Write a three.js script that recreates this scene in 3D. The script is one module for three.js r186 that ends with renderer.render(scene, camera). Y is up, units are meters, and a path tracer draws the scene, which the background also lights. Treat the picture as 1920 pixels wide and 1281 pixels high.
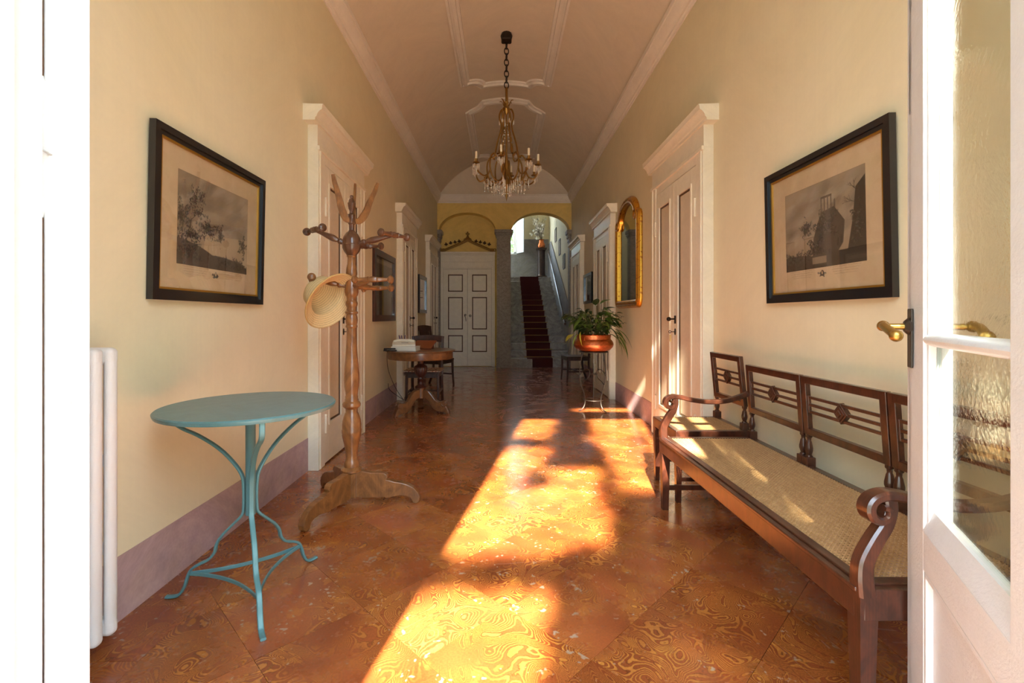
import * as THREE from 'three';
import { mergeGeometries, toCreasedNormals, mergeVertices } from 'three/addons/utils/BufferGeometryUtils.js';
import { RoundedBoxGeometry } from 'three/addons/geometries/RoundedBoxGeometry.js';
import { createNoise2D, createNoise3D } from 'simplex-noise';

// ---------------------------------------------------------------- camera, sky, sun, exposure
const scene = new THREE.Scene();
const camera = new THREE.PerspectiveCamera(2 * Math.atan(1281 / 2 / 880) * 180 / Math.PI, 1920 / 1281, 0.03, 200);
camera.position.set(0, 1.15, 0);
camera.lookAt(0, 1.15, -10);
camera.setViewOffset(1920, 1281, 20, 46.5, 1920, 1281);      // shifted lens: verticals stay vertical

scene.background = new THREE.Color().setRGB(0.66, 0.83, 1.0);   // hazy bright sky
scene.backgroundIntensity = 9.4;

const SUN = new THREE.Vector3(0.18, -0.70, -1).normalize();  // direction in which the sunlight travels
const sun = new THREE.DirectionalLight(new THREE.Color().setRGB(1.0, 0.91, 0.76), 42);
sun.position.copy(SUN).multiplyScalar(-30);
sun.target.position.set(0, 0, 0);
sun.castShadow = true;
Object.assign(sun.shadow.camera, { left: -12, right: 12, top: 12, bottom: -12, near: 1, far: 80 });
sun.shadow.mapSize.set(4096, 4096);
sun.shadow.radius = 1.6;
scene.add(sun, sun.target);

const renderer = new THREE.WebGLRenderer({ antialias: true });
renderer.toneMapping = THREE.LinearToneMapping;
renderer.toneMappingExposure = 1.45;
renderer.shadowMap.enabled = true;

// ---------------------------------------------------------------- small tools
function rng(seed) { let a = seed >>> 0; return () => { a = (a + 0x6D2B79F5) | 0; let t = Math.imul(a ^ (a >>> 15), 1 | a); t = (t + Math.imul(t ^ (t >>> 7), 61 | t)) ^ t; return ((t ^ (t >>> 14)) >>> 0) / 4294967296; }; }
const rand = rng(7);
const n2 = createNoise2D(rng(11)), n2b = createNoise2D(rng(23)), n2c = createNoise2D(rng(37)), n3 = createNoise3D(rng(5));
const { clamp, lerp, smoothstep } = THREE.MathUtils;
const V = (x, y, z) => new THREE.Vector3(x, y, z);
const V2 = (x, y) => new THREE.Vector2(x, y);

// uv in metres, by the axis that each face points along
function boxUV(g) {
  g = g.index ? g.toNonIndexed() : g;
  const p = g.attributes.position, uv = new Float32Array(p.count * 2), a = V(), b = V(), c = V(), n = V();
  for (let i = 0; i < p.count; i += 3) {
    a.fromBufferAttribute(p, i); b.fromBufferAttribute(p, i + 1); c.fromBufferAttribute(p, i + 2);
    n.copy(b).sub(a).cross(c.clone().sub(a));
    const ax = Math.abs(n.x), ay = Math.abs(n.y), az = Math.abs(n.z);
    [a, b, c].forEach((q, k) => {
      const [u, v] = ay >= ax && ay >= az ? [q.x, q.z] : ax >= az ? [q.z, q.y] : [q.x, q.y];
      uv[(i + k) * 2] = u; uv[(i + k) * 2 + 1] = v;
    });
  }
  g.setAttribute('uv', new THREE.BufferAttribute(uv, 2));
  return g;
}
const clean = (g) => { g = g.index ? g.toNonIndexed() : g; for (const k of Object.keys(g.attributes)) if (!['position', 'normal', 'uv'].includes(k)) g.deleteAttribute(k); if (!g.attributes.uv) g.setAttribute('uv', new THREE.BufferAttribute(new Float32Array(g.attributes.position.count * 2), 2)); if (!g.attributes.normal) g.computeVertexNormals(); return g; };
const merge = (...gs) => mergeGeometries(gs.flat().map(clean), false);
const box = (x0, x1, y0, y1, z0, z1) => boxUV(new THREE.BoxGeometry(Math.abs(x1 - x0), Math.abs(y1 - y0), Math.abs(z1 - z0)).translate((x0 + x1) / 2, (y0 + y1) / 2, (z0 + z1) / 2));
function rbox(x0, x1, y0, y1, z0, z1, r = 0.004, s = 2) {
  const w = Math.abs(x1 - x0), h = Math.abs(y1 - y0), d = Math.abs(z1 - z0);
  return boxUV(new RoundedBoxGeometry(w, h, d, s, Math.min(r, w / 2.01, h / 2.01, d / 2.01)).translate((x0 + x1) / 2, (y0 + y1) / 2, (z0 + z1) / 2));
}
// a turned profile: list of [radius, height]
const lathe = (pts, seg = 32, crease = 0.7) => boxUV(toCreasedNormals(new THREE.LatheGeometry(pts.map(([r, y]) => V2(Math.max(r, 0.0001), y)), seg), crease));
const tube = (pts, r, seg = 24, rad = 8, closed = false) => clean(new THREE.TubeGeometry(new THREE.CatmullRomCurve3(pts.map((p) => Array.isArray(p) ? V(...p) : p), closed), seg, r, rad, closed));
const ball = (r, x = 0, y = 0, z = 0, w = 16, h = 12) => clean(new THREE.SphereGeometry(r, w, h).translate(x, y, z));
const rod = (a, b, r, r2 = r, seg = 10) => { const d = b.clone().sub(a), g = new THREE.CylinderGeometry(r2, r, d.length(), seg); g.applyQuaternion(new THREE.Quaternion().setFromUnitVectors(V(0, 1, 0), d.normalize())); const m = a.clone().add(b).multiplyScalar(0.5); return clean(g.translate(m.x, m.y, m.z)); };
const extrude = (shape, depth, bevel = 0, seg = 12) => boxUV(new THREE.ExtrudeGeometry(shape, { depth, bevelEnabled: bevel > 0, bevelThickness: bevel, bevelSize: bevel, bevelOffset: -bevel, bevelSegments: 2, curveSegments: seg }));
const shapeOf = (pts) => new THREE.Shape(pts.map(([x, y]) => V2(x, y)));
// sweeps a flat profile [[u, v] ...] along points; u runs along the fixed vector side, v along the in-plane normal
function sweep(pts, side, prof, scale = () => 1, { closed = false, crease = 0.6, smooth = 0 } = {}) {
  let P = pts.map((p) => Array.isArray(p) ? V(...p) : p.clone());
  if (smooth) P = new THREE.CatmullRomCurve3(P, closed, 'centripetal').getPoints(smooth);
  if (closed && P[0].distanceTo(P[P.length - 1]) < 1e-6) P.pop();
  const n = P.length, m = prof.length, pos = [], s = side.clone().normalize();
  for (let i = 0; i < n; i++) {
    const t = closed ? P[(i + 1) % n].clone().sub(P[(i + n - 1) % n]) : P[Math.min(i + 1, n - 1)].clone().sub(P[Math.max(i - 1, 0)]);
    t.addScaledVector(s, -t.dot(s)).normalize();
    const nv = s.clone().cross(t).normalize(), k = scale(i / (n - 1)), [ku, kv] = Array.isArray(k) ? k : [k, k];
    for (const [u, v] of prof) pos.push(P[i].clone().addScaledVector(s, u * ku).addScaledVector(nv, v * kv));
  }
  const idx = [], rings = closed ? n : n - 1;
  for (let i = 0; i < rings; i++) for (let j = 0; j < m; j++) { const a = i * m + j, b = i * m + (j + 1) % m, c = ((i + 1) % n) * m + j, d = ((i + 1) % n) * m + (j + 1) % m; idx.push(a, c, b, b, c, d); }
  if (!closed) for (let j = 1; j < m - 1; j++) { idx.push(0, j, j + 1); const o = (n - 1) * m; idx.push(o, o + j + 1, o + j); }
  const g = new THREE.BufferGeometry();
  g.setAttribute('position', new THREE.Float32BufferAttribute(pos.flatMap((p) => [p.x, p.y, p.z]), 3));
  g.setIndex(idx);
  return boxUV(toCreasedNormals(g, crease));
}
const rect = (w, h) => [[-w / 2, -h / 2], [w / 2, -h / 2], [w / 2, h / 2], [-w / 2, h / 2]];
const rrect = (w, h, c) => [[-w / 2 + c, -h / 2], [w / 2 - c, -h / 2], [w / 2, -h / 2 + c], [w / 2, h / 2 - c], [w / 2 - c, h / 2], [-w / 2 + c, h / 2], [-w / 2, h / 2 - c], [-w / 2, -h / 2 + c]];
const disc = (r, n = 10) => Array.from({ length: n }, (_, i) => [r * Math.cos(i / n * 2 * Math.PI), r * Math.sin(i / n * 2 * Math.PI)]);

const taken = new Map();
function numbered(name) { const k = taken.get(name) || 0; taken.set(name, k + 1); return k ? name + '_' + String(k).padStart(3, '0') : name; }
function thing(name, label, category, pos = [0, 0, 0], turn = 0, group) {
  const o = new THREE.Group(); o.name = numbered(name); o.position.set(...pos); o.rotation.y = turn;
  o.userData = { label, category }; if (group) o.userData.group = group;
  scene.add(o); return o;
}
function part(parent, name, geo, mat, label) {
  const m = new THREE.Mesh(Array.isArray(geo) ? merge(geo) : geo, mat); m.name = name; m.castShadow = m.receiveShadow = true;
  if (label) m.userData.label = label;
  parent.add(m); return m;
}
function struct(name, geo, mat, label, category) {
  const m = part(scene, numbered(name), geo, mat); m.userData = { kind: 'structure', label, category }; return m;
}

// ---------------------------------------------------------------- procedural textures
function dataTex(w, h, fn, srgb = true) {
  const d = new Uint8Array(w * h * 4), o = [0, 0, 0, 255];
  for (let y = 0; y < h; y++) for (let x = 0; x < w; x++) { o[3] = 255; fn(x, y, o); const k = (y * w + x) * 4; d[k] = clamp(o[0], 0, 255); d[k + 1] = clamp(o[1], 0, 255); d[k + 2] = clamp(o[2], 0, 255); d[k + 3] = o[3]; }
  const t = new THREE.DataTexture(d, w, h); t.wrapS = t.wrapT = THREE.RepeatWrapping; t.magFilter = t.minFilter = THREE.LinearFilter;
  if (srgb) t.colorSpace = THREE.SRGBColorSpace; t.needsUpdate = true; return t;
}
// noise that closes on itself over the tile (period per in samples of size f)
function tileNoise(u, v, f, k = 0) { const a = u * 2 * Math.PI, b = v * 2 * Math.PI, r = f / (2 * Math.PI); return n3(Math.cos(a) * r + k, Math.sin(a) * r + Math.cos(b) * r * 1.31, Math.sin(b) * r - k * 0.7); }
function canvasTex(w, h, draw) {
  const c = document.createElement('canvas'); c.width = w; c.height = h; draw(c.getContext('2d'), w, h);
  const t = new THREE.CanvasTexture(c); t.colorSpace = THREE.SRGBColorSpace; t.magFilter = THREE.LinearFilter; return t;
}
const std = (color, rough = 0.6, o = {}) => new THREE.MeshStandardMaterial({ color, roughness: rough, ...o });
const phys = (color, rough, o = {}) => new THREE.MeshPhysicalMaterial({ color, roughness: rough, ...o });

// mottled lime paint, 2 m tile, worn with faint cloudy patches and vertical brush streaks
function plaster(r, g, b, amp = 1, streak = 1) {
  return dataTex(512, 512, (x, y, o) => {
    const u = x / 512, v = y / 512;
    const k = 1 + amp * (0.022 * tileNoise(u, v, 5, 1) + 0.016 * tileNoise(u, v, 17, 2) + 0.012 * tileNoise(u, v, 60, 3)) + streak * 0.004 * tileNoise(u * 1, v * 0.0 + 0.3, 90, 4);
    o[0] = r * k; o[1] = g * k; o[2] = b * (k - amp * 0.012 * tileNoise(u, v, 8, 9));
  });
}
const rough01 = dataTex(256, 256, (x, y, o) => { const u = x / 256, v = y / 256; const k = 128 + 60 * tileNoise(u, v, 22, 1) + 45 * tileNoise(u, v, 70, 2) + 25 * tileNoise(u, v, 8, 3); o[0] = o[1] = o[2] = k; }, false);
const rep = (t, s, s2 = s) => { const c = t.clone(); c.repeat.set(1 / s, 1 / s2); c.needsUpdate = true; return c; };
const bump2 = rep(rough01, 0.9);

// timber: long grain along v, 0.6 m tile
function timber(r, g, b, dr, dg, db, contrast = 1) {
  return dataTex(256, 512, (x, y, o) => {
    const u = x / 256, v = y / 512;
    const w = tileNoise(u, v, 3, 3) * 0.5, f = tileNoise(u + w * 0.03, v * 1, 6, 5), st = tileNoise(u, 0.2, 60, 6) * 0.6 + tileNoise(u, 0.6, 140, 8) * 0.4, p = tileNoise(u, v, 24, 2);
    const k = clamp(0.45 + contrast * (0.26 * f + 0.22 * st + 0.12 * p), 0, 1);
    o[0] = lerp(dr, r, k); o[1] = lerp(dg, g, k); o[2] = lerp(db, b, k);
  });
}

// ---------------------------------------------------------------- materials
const XL = -1.445, XR = 1.584, XC = (XL + XR) / 2, DEND = 10.6, DOOR = 0.665;   // side walls, end wall and entrance (depths run along -z)
const M = {};
M.wall = std(0xffffff, 0.88, { map: rep(plaster(230, 218, 186, 0.4), 2) });
M.yellow = std(0xffffff, 0.88, { map: rep(plaster(240, 207, 126), 2), bumpMap: bump2, bumpScale: 0.001 });
M.ceiling = std(0xffffff, 0.9, { map: rep(plaster(230, 213, 192, 0.6, 0), 2) });
M.moulding = std(0xffffff, 0.7, { map: rep(plaster(240, 229, 216, 0.6, 0), 1.5) });
M.pink = std(0xffffff, 0.85, { map: rep(plaster(184, 154, 153, 2.2, 0), 1.2), bumpMap: bump2, bumpScale: 0.001 });
M.grey = std(0xffffff, 0.6, { map: rep(plaster(140, 137, 137, 2.5, 0.5), 1.6) });
M.doorPaint = std(0xffffff, 0.42, { map: rep(plaster(236, 227, 206, 0.7, 1.4), 0.8) });
M.doorField = std(0xffffff, 0.5, { map: rep(plaster(214, 198, 174, 0.8, 1.6), 0.8) });
M.brownLine = std(0x5a4026, 0.5);
M.white = std(0xffffff, 0.38, { map: rep(plaster(214, 215, 217, 0.5, 1), 0.7), bumpMap: rep(rough01, 0.25), bumpScale: 0.0006 });
M.whiteIron = std(0xe2e2e4, 0.35, { bumpMap: rep(rough01, 0.08), bumpScale: 0.0006 });
M.iron = std(0x4a433c, 0.45, { metalness: 0.7 });
M.darkIron = std(0x2a211a, 0.5, { metalness: 0.6 });
M.brass = std(0xb08d4a, 0.32, { metalness: 0.9 });
M.granite = std(0xffffff, 0.65, { map: rep(dataTex(512, 512, (x, y, o) => {
  const u = x / 512, v = y / 512, c = tileNoise(u, v, 120, 1), d = tileNoise(u, v, 210, 5), e = tileNoise(u, v, 9, 3);
  const k = 158 + 12 * e + (c > 0.35 ? -62 : 0) + (d > 0.4 ? 34 : 0) + 12 * d; o[0] = k; o[1] = k * 0.955; o[2] = k * 0.9; }), 0.7), bumpMap: rep(rough01, 0.3), bumpScale: 0.001 });
M.stepStone = std(0xffffff, 0.5, { map: rep(dataTex(512, 512, (x, y, o) => {
  const u = x / 512, v = y / 512, c = tileNoise(u, v, 110, 2), e = tileNoise(u, v, 7, 6), f = tileNoise(u, v, 25, 4);
  const k = 164 + 22 * e + 12 * f + (c > 0.4 ? -40 : 6 * c); o[0] = k; o[1] = k * 0.97; o[2] = k * 0.94; }), 0.9) });
M.carpet = std(0x4a1418, 0.95, { bumpMap: rep(rough01, 0.06), bumpScale: 0.003 });
M.glass = new THREE.MeshPhysicalMaterial({ color: 0xffffff, transmission: 1, thickness: 0, roughness: 0.02, ior: 1.5 });
M.oldGlass = new THREE.MeshPhysicalMaterial({ color: 0xf4f8f4, transmission: 1, thickness: 0, roughness: 0.03, ior: 1.5, bumpMap: rep(rough01, 0.5), bumpScale: 0.0003 });

// marbled floor cement: swirling ochre veins in brick red, worn pale spots; 2.4 m across
const FLOOR_M = 2.4;
const marble = dataTex(1600, 1600, (px, py, o) => {
  const x = px / 1600 * FLOOR_M, y = py / 1600 * FLOOR_M;
  const qx = n2(x * 1.9, y * 1.9) * 0.42 + n2(x * 5.1 + 9, y * 5.1) * 0.10, qy = n2b(x * 1.9, y * 1.9) * 0.42 + n2b(x * 5.1, y * 5.1 + 4) * 0.10;
  const s = n2c((x + qx) * 2.1, (y + qy) * 2.1), fine = n2(x * 30, y * 30), fi2 = n2b(x * 85, y * 85);
  const t = s * 8.5 + n2b(x * 9, y * 9) * 0.5 + fine * 0.13 + fi2 * 0.05;
  let band = 0.5 + 0.5 * Math.sin(2 * Math.PI * t); band = smoothstep(band, 0.30, 0.86);
  const mask = smoothstep(n2b(x * 1.7 + 30, y * 1.7) + 0.35 * n2(x * 6 + 3, y * 6 + 8), -0.9, 0.25), base = 0.5 + 0.5 * n2(x * 2.6 + 70, y * 2.6), pool = smoothstep(n2c(x * 5 + 50, y * 5) + 0.2 * fine, 0.66, 0.8);
  let r = lerp(132, 168, base), g = lerp(66, 90, base), b = lerp(34, 48, base);
  const k = clamp(band * mask * (0.66 + 0.25 * n2c(x * 4 + 11, y * 4)) + pool * 0.3, 0, 1);
  r = lerp(r, 206, k); g = lerp(g, 140, k); b = lerp(b, 62, k);
  const dk = smoothstep(0.5 + 0.5 * Math.sin(2 * Math.PI * (t * 2 + 0.2)), 0.86, 1) * 0.22 * mask; r *= 1 - dk; g *= 1 - dk; b *= 1 - dk;
  const worn = smoothstep(n2(x * 9 + 200, y * 9) * 0.62 + n2b(x * 34, y * 34 + 60) * 0.42 + 0.18 * n2c(x * 1.3, y * 1.3 + 90), 0.60, 0.80);
  r = lerp(r, 184, worn * 0.8); g = lerp(g, 166, worn * 0.8); b = lerp(b, 150, worn * 0.8);
  const m = 1 + 0.05 * fi2; o[0] = r * m; o[1] = g * m; o[2] = b * m;
});
const marbleRough = dataTex(512, 512, (x, y, o) => { const u = x / 512, v = y / 512; o[0] = o[1] = o[2] = 92 + 38 * tileNoise(u, v, 7, 1) + 30 * tileNoise(u, v, 31, 2) + 22 * tileNoise(u, v, 90, 5); }, false);
M.tiles = [0xffffff, 0xf2ece6, 0xe9dfd6].map((c) => phys(c, 0.62, { map: marble, roughnessMap: marbleRough, bumpMap: marbleRough, bumpScale: 0.0003, clearcoat: 0.6, clearcoatRoughness: 0.2 }));
M.grout = std(0x6b4a34, 0.9);

// ---------------------------------------------------------------- floor of diagonal slabs with a border row along each wall
const floor = struct('floor', box(XL - 0.3, XR + 0.3, -0.2, -0.009, -DOOR, -16.2), M.grout, 'polished marbled orange cement floor of diagonal slabs', 'floor');
{
  const clipTo = (poly, x0, x1, z0, z1) => {
    for (const [ax, lim, sg] of [[0, x0, 1], [0, x1, -1], [1, z0, 1], [1, z1, -1]]) {
      const out = [];
      poly.forEach((p, i) => { const q = poly[(i + 1) % poly.length], a = (p[ax] - lim) * sg, b = (q[ax] - lim) * sg; if (a >= 0) out.push(p); if ((a >= 0) !== (b >= 0)) { const t = a / (a - b); out.push([lerp(p[0], q[0], t), lerp(p[1], q[1], t)]); } });
      poly = out; if (poly.length < 3) return null;
    }
    return poly;
  };
  const tr = rng(99);
  const slab = (poly) => {
    const n = poly.length, pos = [], uv = [], ox = 0.3 + tr() * 1.8, oy = 0.3 + tr() * 1.8, an = Math.floor(tr() * 4) * Math.PI / 2 + Math.PI / 4, c = Math.cos(an), s = Math.sin(an);
    const mx = poly.reduce((a, p) => a + p[0], 0) / n, mz = poly.reduce((a, p) => a + p[1], 0) / n;
    const area = Math.abs(poly.reduce((a, p, i) => { const q = poly[(i + 1) % n]; return a + p[0] * q[1] - q[0] * p[1]; }, 0)) / 2; if (area < 0.002) return;
    const inset = poly.map(([x, z]) => { const dx = x - mx, dz = z - mz, l = Math.hypot(dx, dz), k = (l - 0.0009) / l; return [mx + dx * k, mz + dz * k]; });
    const put = (x, y, z) => { pos.push(x, y, z); const lx = x - mx, lz = z - mz; uv.push((lx * c - lz * s + ox) / FLOOR_M, (lx * s + lz * c + oy) / FLOOR_M); };
    const ccw = poly.reduce((a, p, i) => { const q = poly[(i + 1) % n]; return a + p[0] * q[1] - q[0] * p[1]; }, 0) > 0;
    const P = ccw ? inset : inset.slice().reverse(), tilt = (tr() - 0.5) * 0.0006;
    for (let i = 1; i < n - 1; i++) for (const k of [0, i + 1, i]) put(P[k][0], tilt, P[k][1]);
    for (let i = 0; i < n; i++) { const a = P[i], b = P[(i + 1) % n]; put(a[0], tilt, a[1]); put(b[0], tilt, b[1]); put(a[0], -0.01, a[1]); put(a[0], -0.01, a[1]); put(b[0], tilt, b[1]); put(b[0], -0.01, b[1]); }
    const g = new THREE.BufferGeometry(); g.setAttribute('position', new THREE.Float32BufferAttribute(pos, 3)); g.setAttribute('uv', new THREE.Float32BufferAttribute(uv, 2)); g.computeVertexNormals();
    part(floor, 'tile', g, M.tiles[Math.floor(tr() * 3)]);
  };
  const S = 0.40, h = S / Math.SQRT2, B = 0.235, x0 = XL + B, x1 = XR - B;
  for (let i = -12; i < 50; i++) for (let j = -40; j < 40; j++) {
    const cx = (i - j) * h + 0.02, cd = (i + j) * h + 0.44; if (cx < x0 - S || cx > x1 + S || cd < DOOR - S || cd > DEND + S) continue;
    const poly = clipTo([[cx - h, -cd], [cx, -cd - h], [cx + h, -cd], [cx, -cd + h]], x0, x1, -DEND - 0.28, -DOOR);
    if (poly) slab(poly);
  }
  for (let d = DOOR; d < DEND; d += 0.3) for (const [a, b] of [[XL, x0], [x1, XR]]) slab([[a, -d], [b, -d], [b, -Math.min(d + 0.3, DEND + 0.28)], [a, -Math.min(d + 0.3, DEND + 0.28)]]);
}

// ---------------------------------------------------------------- walls
const T = 0.35;
struct('wall_left', box(XL - T, XL, -0.1, 5.2, 0.25, -DEND - 0.3), M.wall, 'long cream left wall of the corridor', 'wall');
struct('wall_right', box(XR, XR + T, -0.1, 6.4, 0.25, -16.1), M.wall, 'long cream right wall of the corridor', 'wall');
// entrance wall behind the camera: piers and lintel round the doorway, narrower at the street side
struct('wall_front', [box(XL - T, -0.74, -0.1, 5.2, -DOOR, 0.25), box(0.98, XR + T, -0.1, 5.2, -DOOR, 0.25), box(0.85, 0.99, -0.1, 5.2, 0.12, 0.25), box(-0.74, 0.98, 4.30, 5.2, 0, 0.25), box(-0.74, 0.98, 4.13, 5.2, -0.3, 0), box(-0.74, 0.98, 3.90, 5.2, -DOOR, -0.3),
  box(-0.74, 0.98, 3.36, 3.60, -0.55, -0.45)], M.wall, 'thick entrance wall round the open doorway', 'wall');
// painted dado bands of dusty pink
struct('baseboard_left', box(XL, XL + 0.004, 0, 0.245, -DOOR, -DEND), M.pink, 'dusty pink painted band along the foot of the left wall', 'baseboard');
struct('baseboard_right', box(XR - 0.004, XR, 0, 0.245, -DOOR, -DEND), M.pink, 'dusty pink painted band along the foot of the right wall', 'baseboard');

// arcade wall at the end of the corridor
const ARCH = [[-1.405, -0.135], [0.235, 1.535]], SPRING = 3.11, RISE = 0.395;
{
  const s = new THREE.Shape(); s.moveTo(XL, 5.2); s.lineTo(XL, SPRING);
  for (const [a, b] of ARCH) { s.lineTo(a, SPRING); s.absellipse((a + b) / 2, SPRING, (b - a) / 2, RISE, Math.PI, 0, true, 0); }
  s.lineTo(XR, SPRING); s.lineTo(XR, 5.2); s.closePath();
  const g = boxUV(new THREE.ExtrudeGeometry(s, { depth: 0.27, bevelEnabled: false, curveSegments: 32 })); g.translate(0, 0, -DEND - 0.27);
  struct('wall_end', g, M.yellow, 'yellow wall of two arches at the end of the corridor', 'wall');
  struct('wall_back', box(XL - T, 0.05, 0, 5.2, -DEND - 0.27, -DEND - 0.45), M.yellow, 'yellow wall inside the left arch behind the double door', 'wall');
}
// granite pier, imposts and side pilasters
struct('trim_1', [box(-0.105, 0.215, 0.17, 2.955, -DEND, -DEND - 0.26), box(-0.115, 0.70, 0, 0.19, -DEND + 0.03, -DEND - 0.27),
  rbox(-0.12, 0.23, 2.955, 2.99, -DEND + 0.012, -DEND - 0.27, 0.01), rbox(-0.135, 0.25, 2.99, 3.045, -DEND + 0.03, -DEND - 0.27, 0.012), rbox(-0.155, 0.27, 3.045, 3.115, -DEND + 0.055, -DEND - 0.27, 0.008)],
  M.granite, 'speckled grey granite pier with a moulded capital between the arches', 'pier');
for (const [s, n, l] of [[-1, 2, 'narrow granite pilaster and corbel at the left of the left arch'], [1, 3, 'narrow granite pilaster and corbel at the right of the stair arch']]) {
  const x = s < 0 ? XL : XR, e = (d) => x - s * d;
  struct('trim_' + n, [box(x, e(0.045), 0, 2.9, -DEND, -DEND - 0.26), rbox(x, e(0.06), 2.86, 2.93, -DEND + 0.015, -DEND - 0.26, 0.01), rbox(x, e(0.085), 2.93, 3.03, -DEND + 0.03, -DEND - 0.26, 0.03, 4), rbox(x, e(0.11), 3.02, 3.115, -DEND + 0.045, -DEND - 0.26, 0.02, 3)], M.granite, l, 'pilaster');
}

// vaulted ceiling with cornices and plaster panels
const VH = 1.47, VS = 3.89, VR = (VH * VH + 0.83 * 0.83) / (2 * 0.83), VC = VS + 0.83 - VR;       // half chord, springing, radius, centre height
const vault = (x) => VC + Math.sqrt(VR * VR - (x - XC) * (x - XC));
{
  const a0 = Math.asin(VH / VR), pts = [], N = 40;
  for (let i = 0; i <= N; i++) { const a = -a0 + 2 * a0 * i / N; pts.push([XC + VR * Math.sin(a), VC + VR * Math.cos(a)]); }
  const s = shapeOf([...pts, [XR + 0.1, VS], [XR + 0.1, 5.3], [XL - 0.1, 5.3], [XL - 0.1, VS]]);
  const g = toCreasedNormals(new THREE.ExtrudeGeometry(s, { depth: DEND + 0.2 + 0.25, bevelEnabled: false }), 0.4); g.translate(0, 0, -DEND - 0.2);
  struct('ceiling', boxUV(g), M.ceiling, 'beige plaster barrel vault over the corridor', 'ceiling');
  struct('wall_lunette', box(XL, XR, 3.85, 5.2, -DEND + 0.004, -DEND - 0.02), M.ceiling, 'pale plaster lunette above the end cornice', 'wall');
  // stepped cornice: [out, height]
  const prof = [[0, 3.715], [0.012, 3.715], [0.016, 3.735], [0.03, 3.74], [0.034, 3.762], [0.05, 3.775], [0.07, 3.80], [0.084, 3.835], [0.088, 3.85], [0.10, 3.852], [0.104, 3.895], [0, 3.9]];
  for (const [n, x, s_, l] of [[4, XL, 1, 'left'], [5, XR, -1, 'right']]) {
    const gm = toCreasedNormals(new THREE.ExtrudeGeometry(shapeOf(prof.map(([o, y]) => [x + s_ * o, y])), { depth: DEND - DOOR, bevelEnabled: false }), 0.5); gm.translate(0, 0, -DEND);
    struct('trim_' + n, boxUV(gm), M.moulding, 'pale moulded plaster cornice along the top of the ' + l + ' wall', 'cornice');
  }
  const ge = toCreasedNormals(new THREE.ExtrudeGeometry(shapeOf(prof.map(([o, y]) => [-o, y])), { depth: XR - XL, bevelEnabled: false }), 0.5); ge.rotateY(-Math.PI / 2); ge.translate(XR, 0, -DEND);
  const fx = ge.attributes.position; let mz = 0; for (let i = 0; i < fx.count; i++) mz = Math.max(mz, fx.getZ(i) + DEND); if (mz < 0.05) { ge.translate(0, 0, DEND); ge.scale(1, 1, -1); ge.translate(0, 0, -DEND); for (let i = 0; i < fx.count; i += 3) { for (const at of ['position', 'normal']) { const A = ge.attributes[at]; const t = [A.getX(i + 1), A.getY(i + 1), A.getZ(i + 1)]; A.setXYZ(i + 1, A.getX(i + 2), A.getY(i + 2), A.getZ(i + 2)); A.setXYZ(i + 2, ...t); } } }
  struct('trim_6', boxUV(ge), M.moulding, 'pale moulded plaster cornice across the end wall above the arches', 'cornice');
  // two plaster panel mouldings with notched ends on the vault
  const ridge = [[-0.08, 0.01], [-0.078, -0.024], [-0.05, -0.034], [-0.046, -0.014], [-0.014, -0.016], [-0.011, -0.05], [0.028, -0.058], [0.032, -0.022], [0.062, -0.028], [0.068, 0.01]];
  const panel = (d0, d1, n, l) => {
    const w = 0.60, c = 0.24, e = 0.20, out = [];
    const arc = (cx, cd, sx, sd) => { for (let i = 0; i <= 8; i++) { const a = i / 8 * Math.PI / 2; out.push([cx - sx * c * Math.cos(a), cd - sd * e * Math.sin(a)]); } };
    // corner arcs are concave: centred on the outer corners
    const A = (sx, sd, dEnd, rev) => { const p = []; for (let i = 0; i <= 8; i++) { const a = i / 8 * Math.PI / 2; p.push([sx * (w - c * Math.sin(a)), dEnd - sd * e * Math.cos(a)]); } return rev ? p.reverse() : p; };
    const line = [...A(-1, -1, d0, true), ...A(1, -1, d0, false).map((p) => p)].flat().length; void line; void arc;
    const loop = [...A(-1, 1, d1, false), ...A(1, 1, d1, true), ...A(1, -1, d0, false), ...A(-1, -1, d0, true)];
    // walk the loop in short steps so that the ridge follows the vault
    const P = [];
    loop.forEach((p, i) => { const q = loop[(i + 1) % loop.length], L = Math.hypot(q[0] - p[0], q[1] - p[1]), k = Math.max(1, Math.ceil(L / 0.12)); for (let j = 0; j < k; j++) P.push([lerp(p[0], q[0], j / k), lerp(p[1], q[1], j / k)]); });
    const n_ = P.length, pos = [], m = ridge.length;
    for (let i = 0; i < n_; i++) {
      const a = P[(i + n_ - 1) % n_], b = P[(i + 1) % n_], p = P[i]; let tx = b[0] - a[0], td = b[1] - a[1]; const L = Math.hypot(tx, td); tx /= L; td /= L;
      for (const [u, v] of ridge) { const x = XC + p[0] + td * u, d = p[1] - tx * u; pos.push(x, vault(x) + v + 0.002, -d); }
    }
    const idx = []; for (let i = 0; i < n_; i++) for (let j = 0; j < m - 1; j++) { const a = i * m + j, b = a + 1, c2 = ((i + 1) % n_) * m + j, d = c2 + 1; idx.push(a, b, c2, b, d, c2); }
    const g2 = new THREE.BufferGeometry(); g2.setAttribute('position', new THREE.Float32BufferAttribute(pos, 3)); g2.setIndex(idx);
    struct('trim_' + n, boxUV(toCreasedNormals(g2, 0.5)), M.moulding, l, 'moulding');
  };
  panel(3.2, 7.15, 7, 'plaster panel moulding with notched ends on the near part of the vault');
  panel(7.72, 10.35, 8, 'plaster panel moulding with notched ends on the far part of the vault');
}

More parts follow.
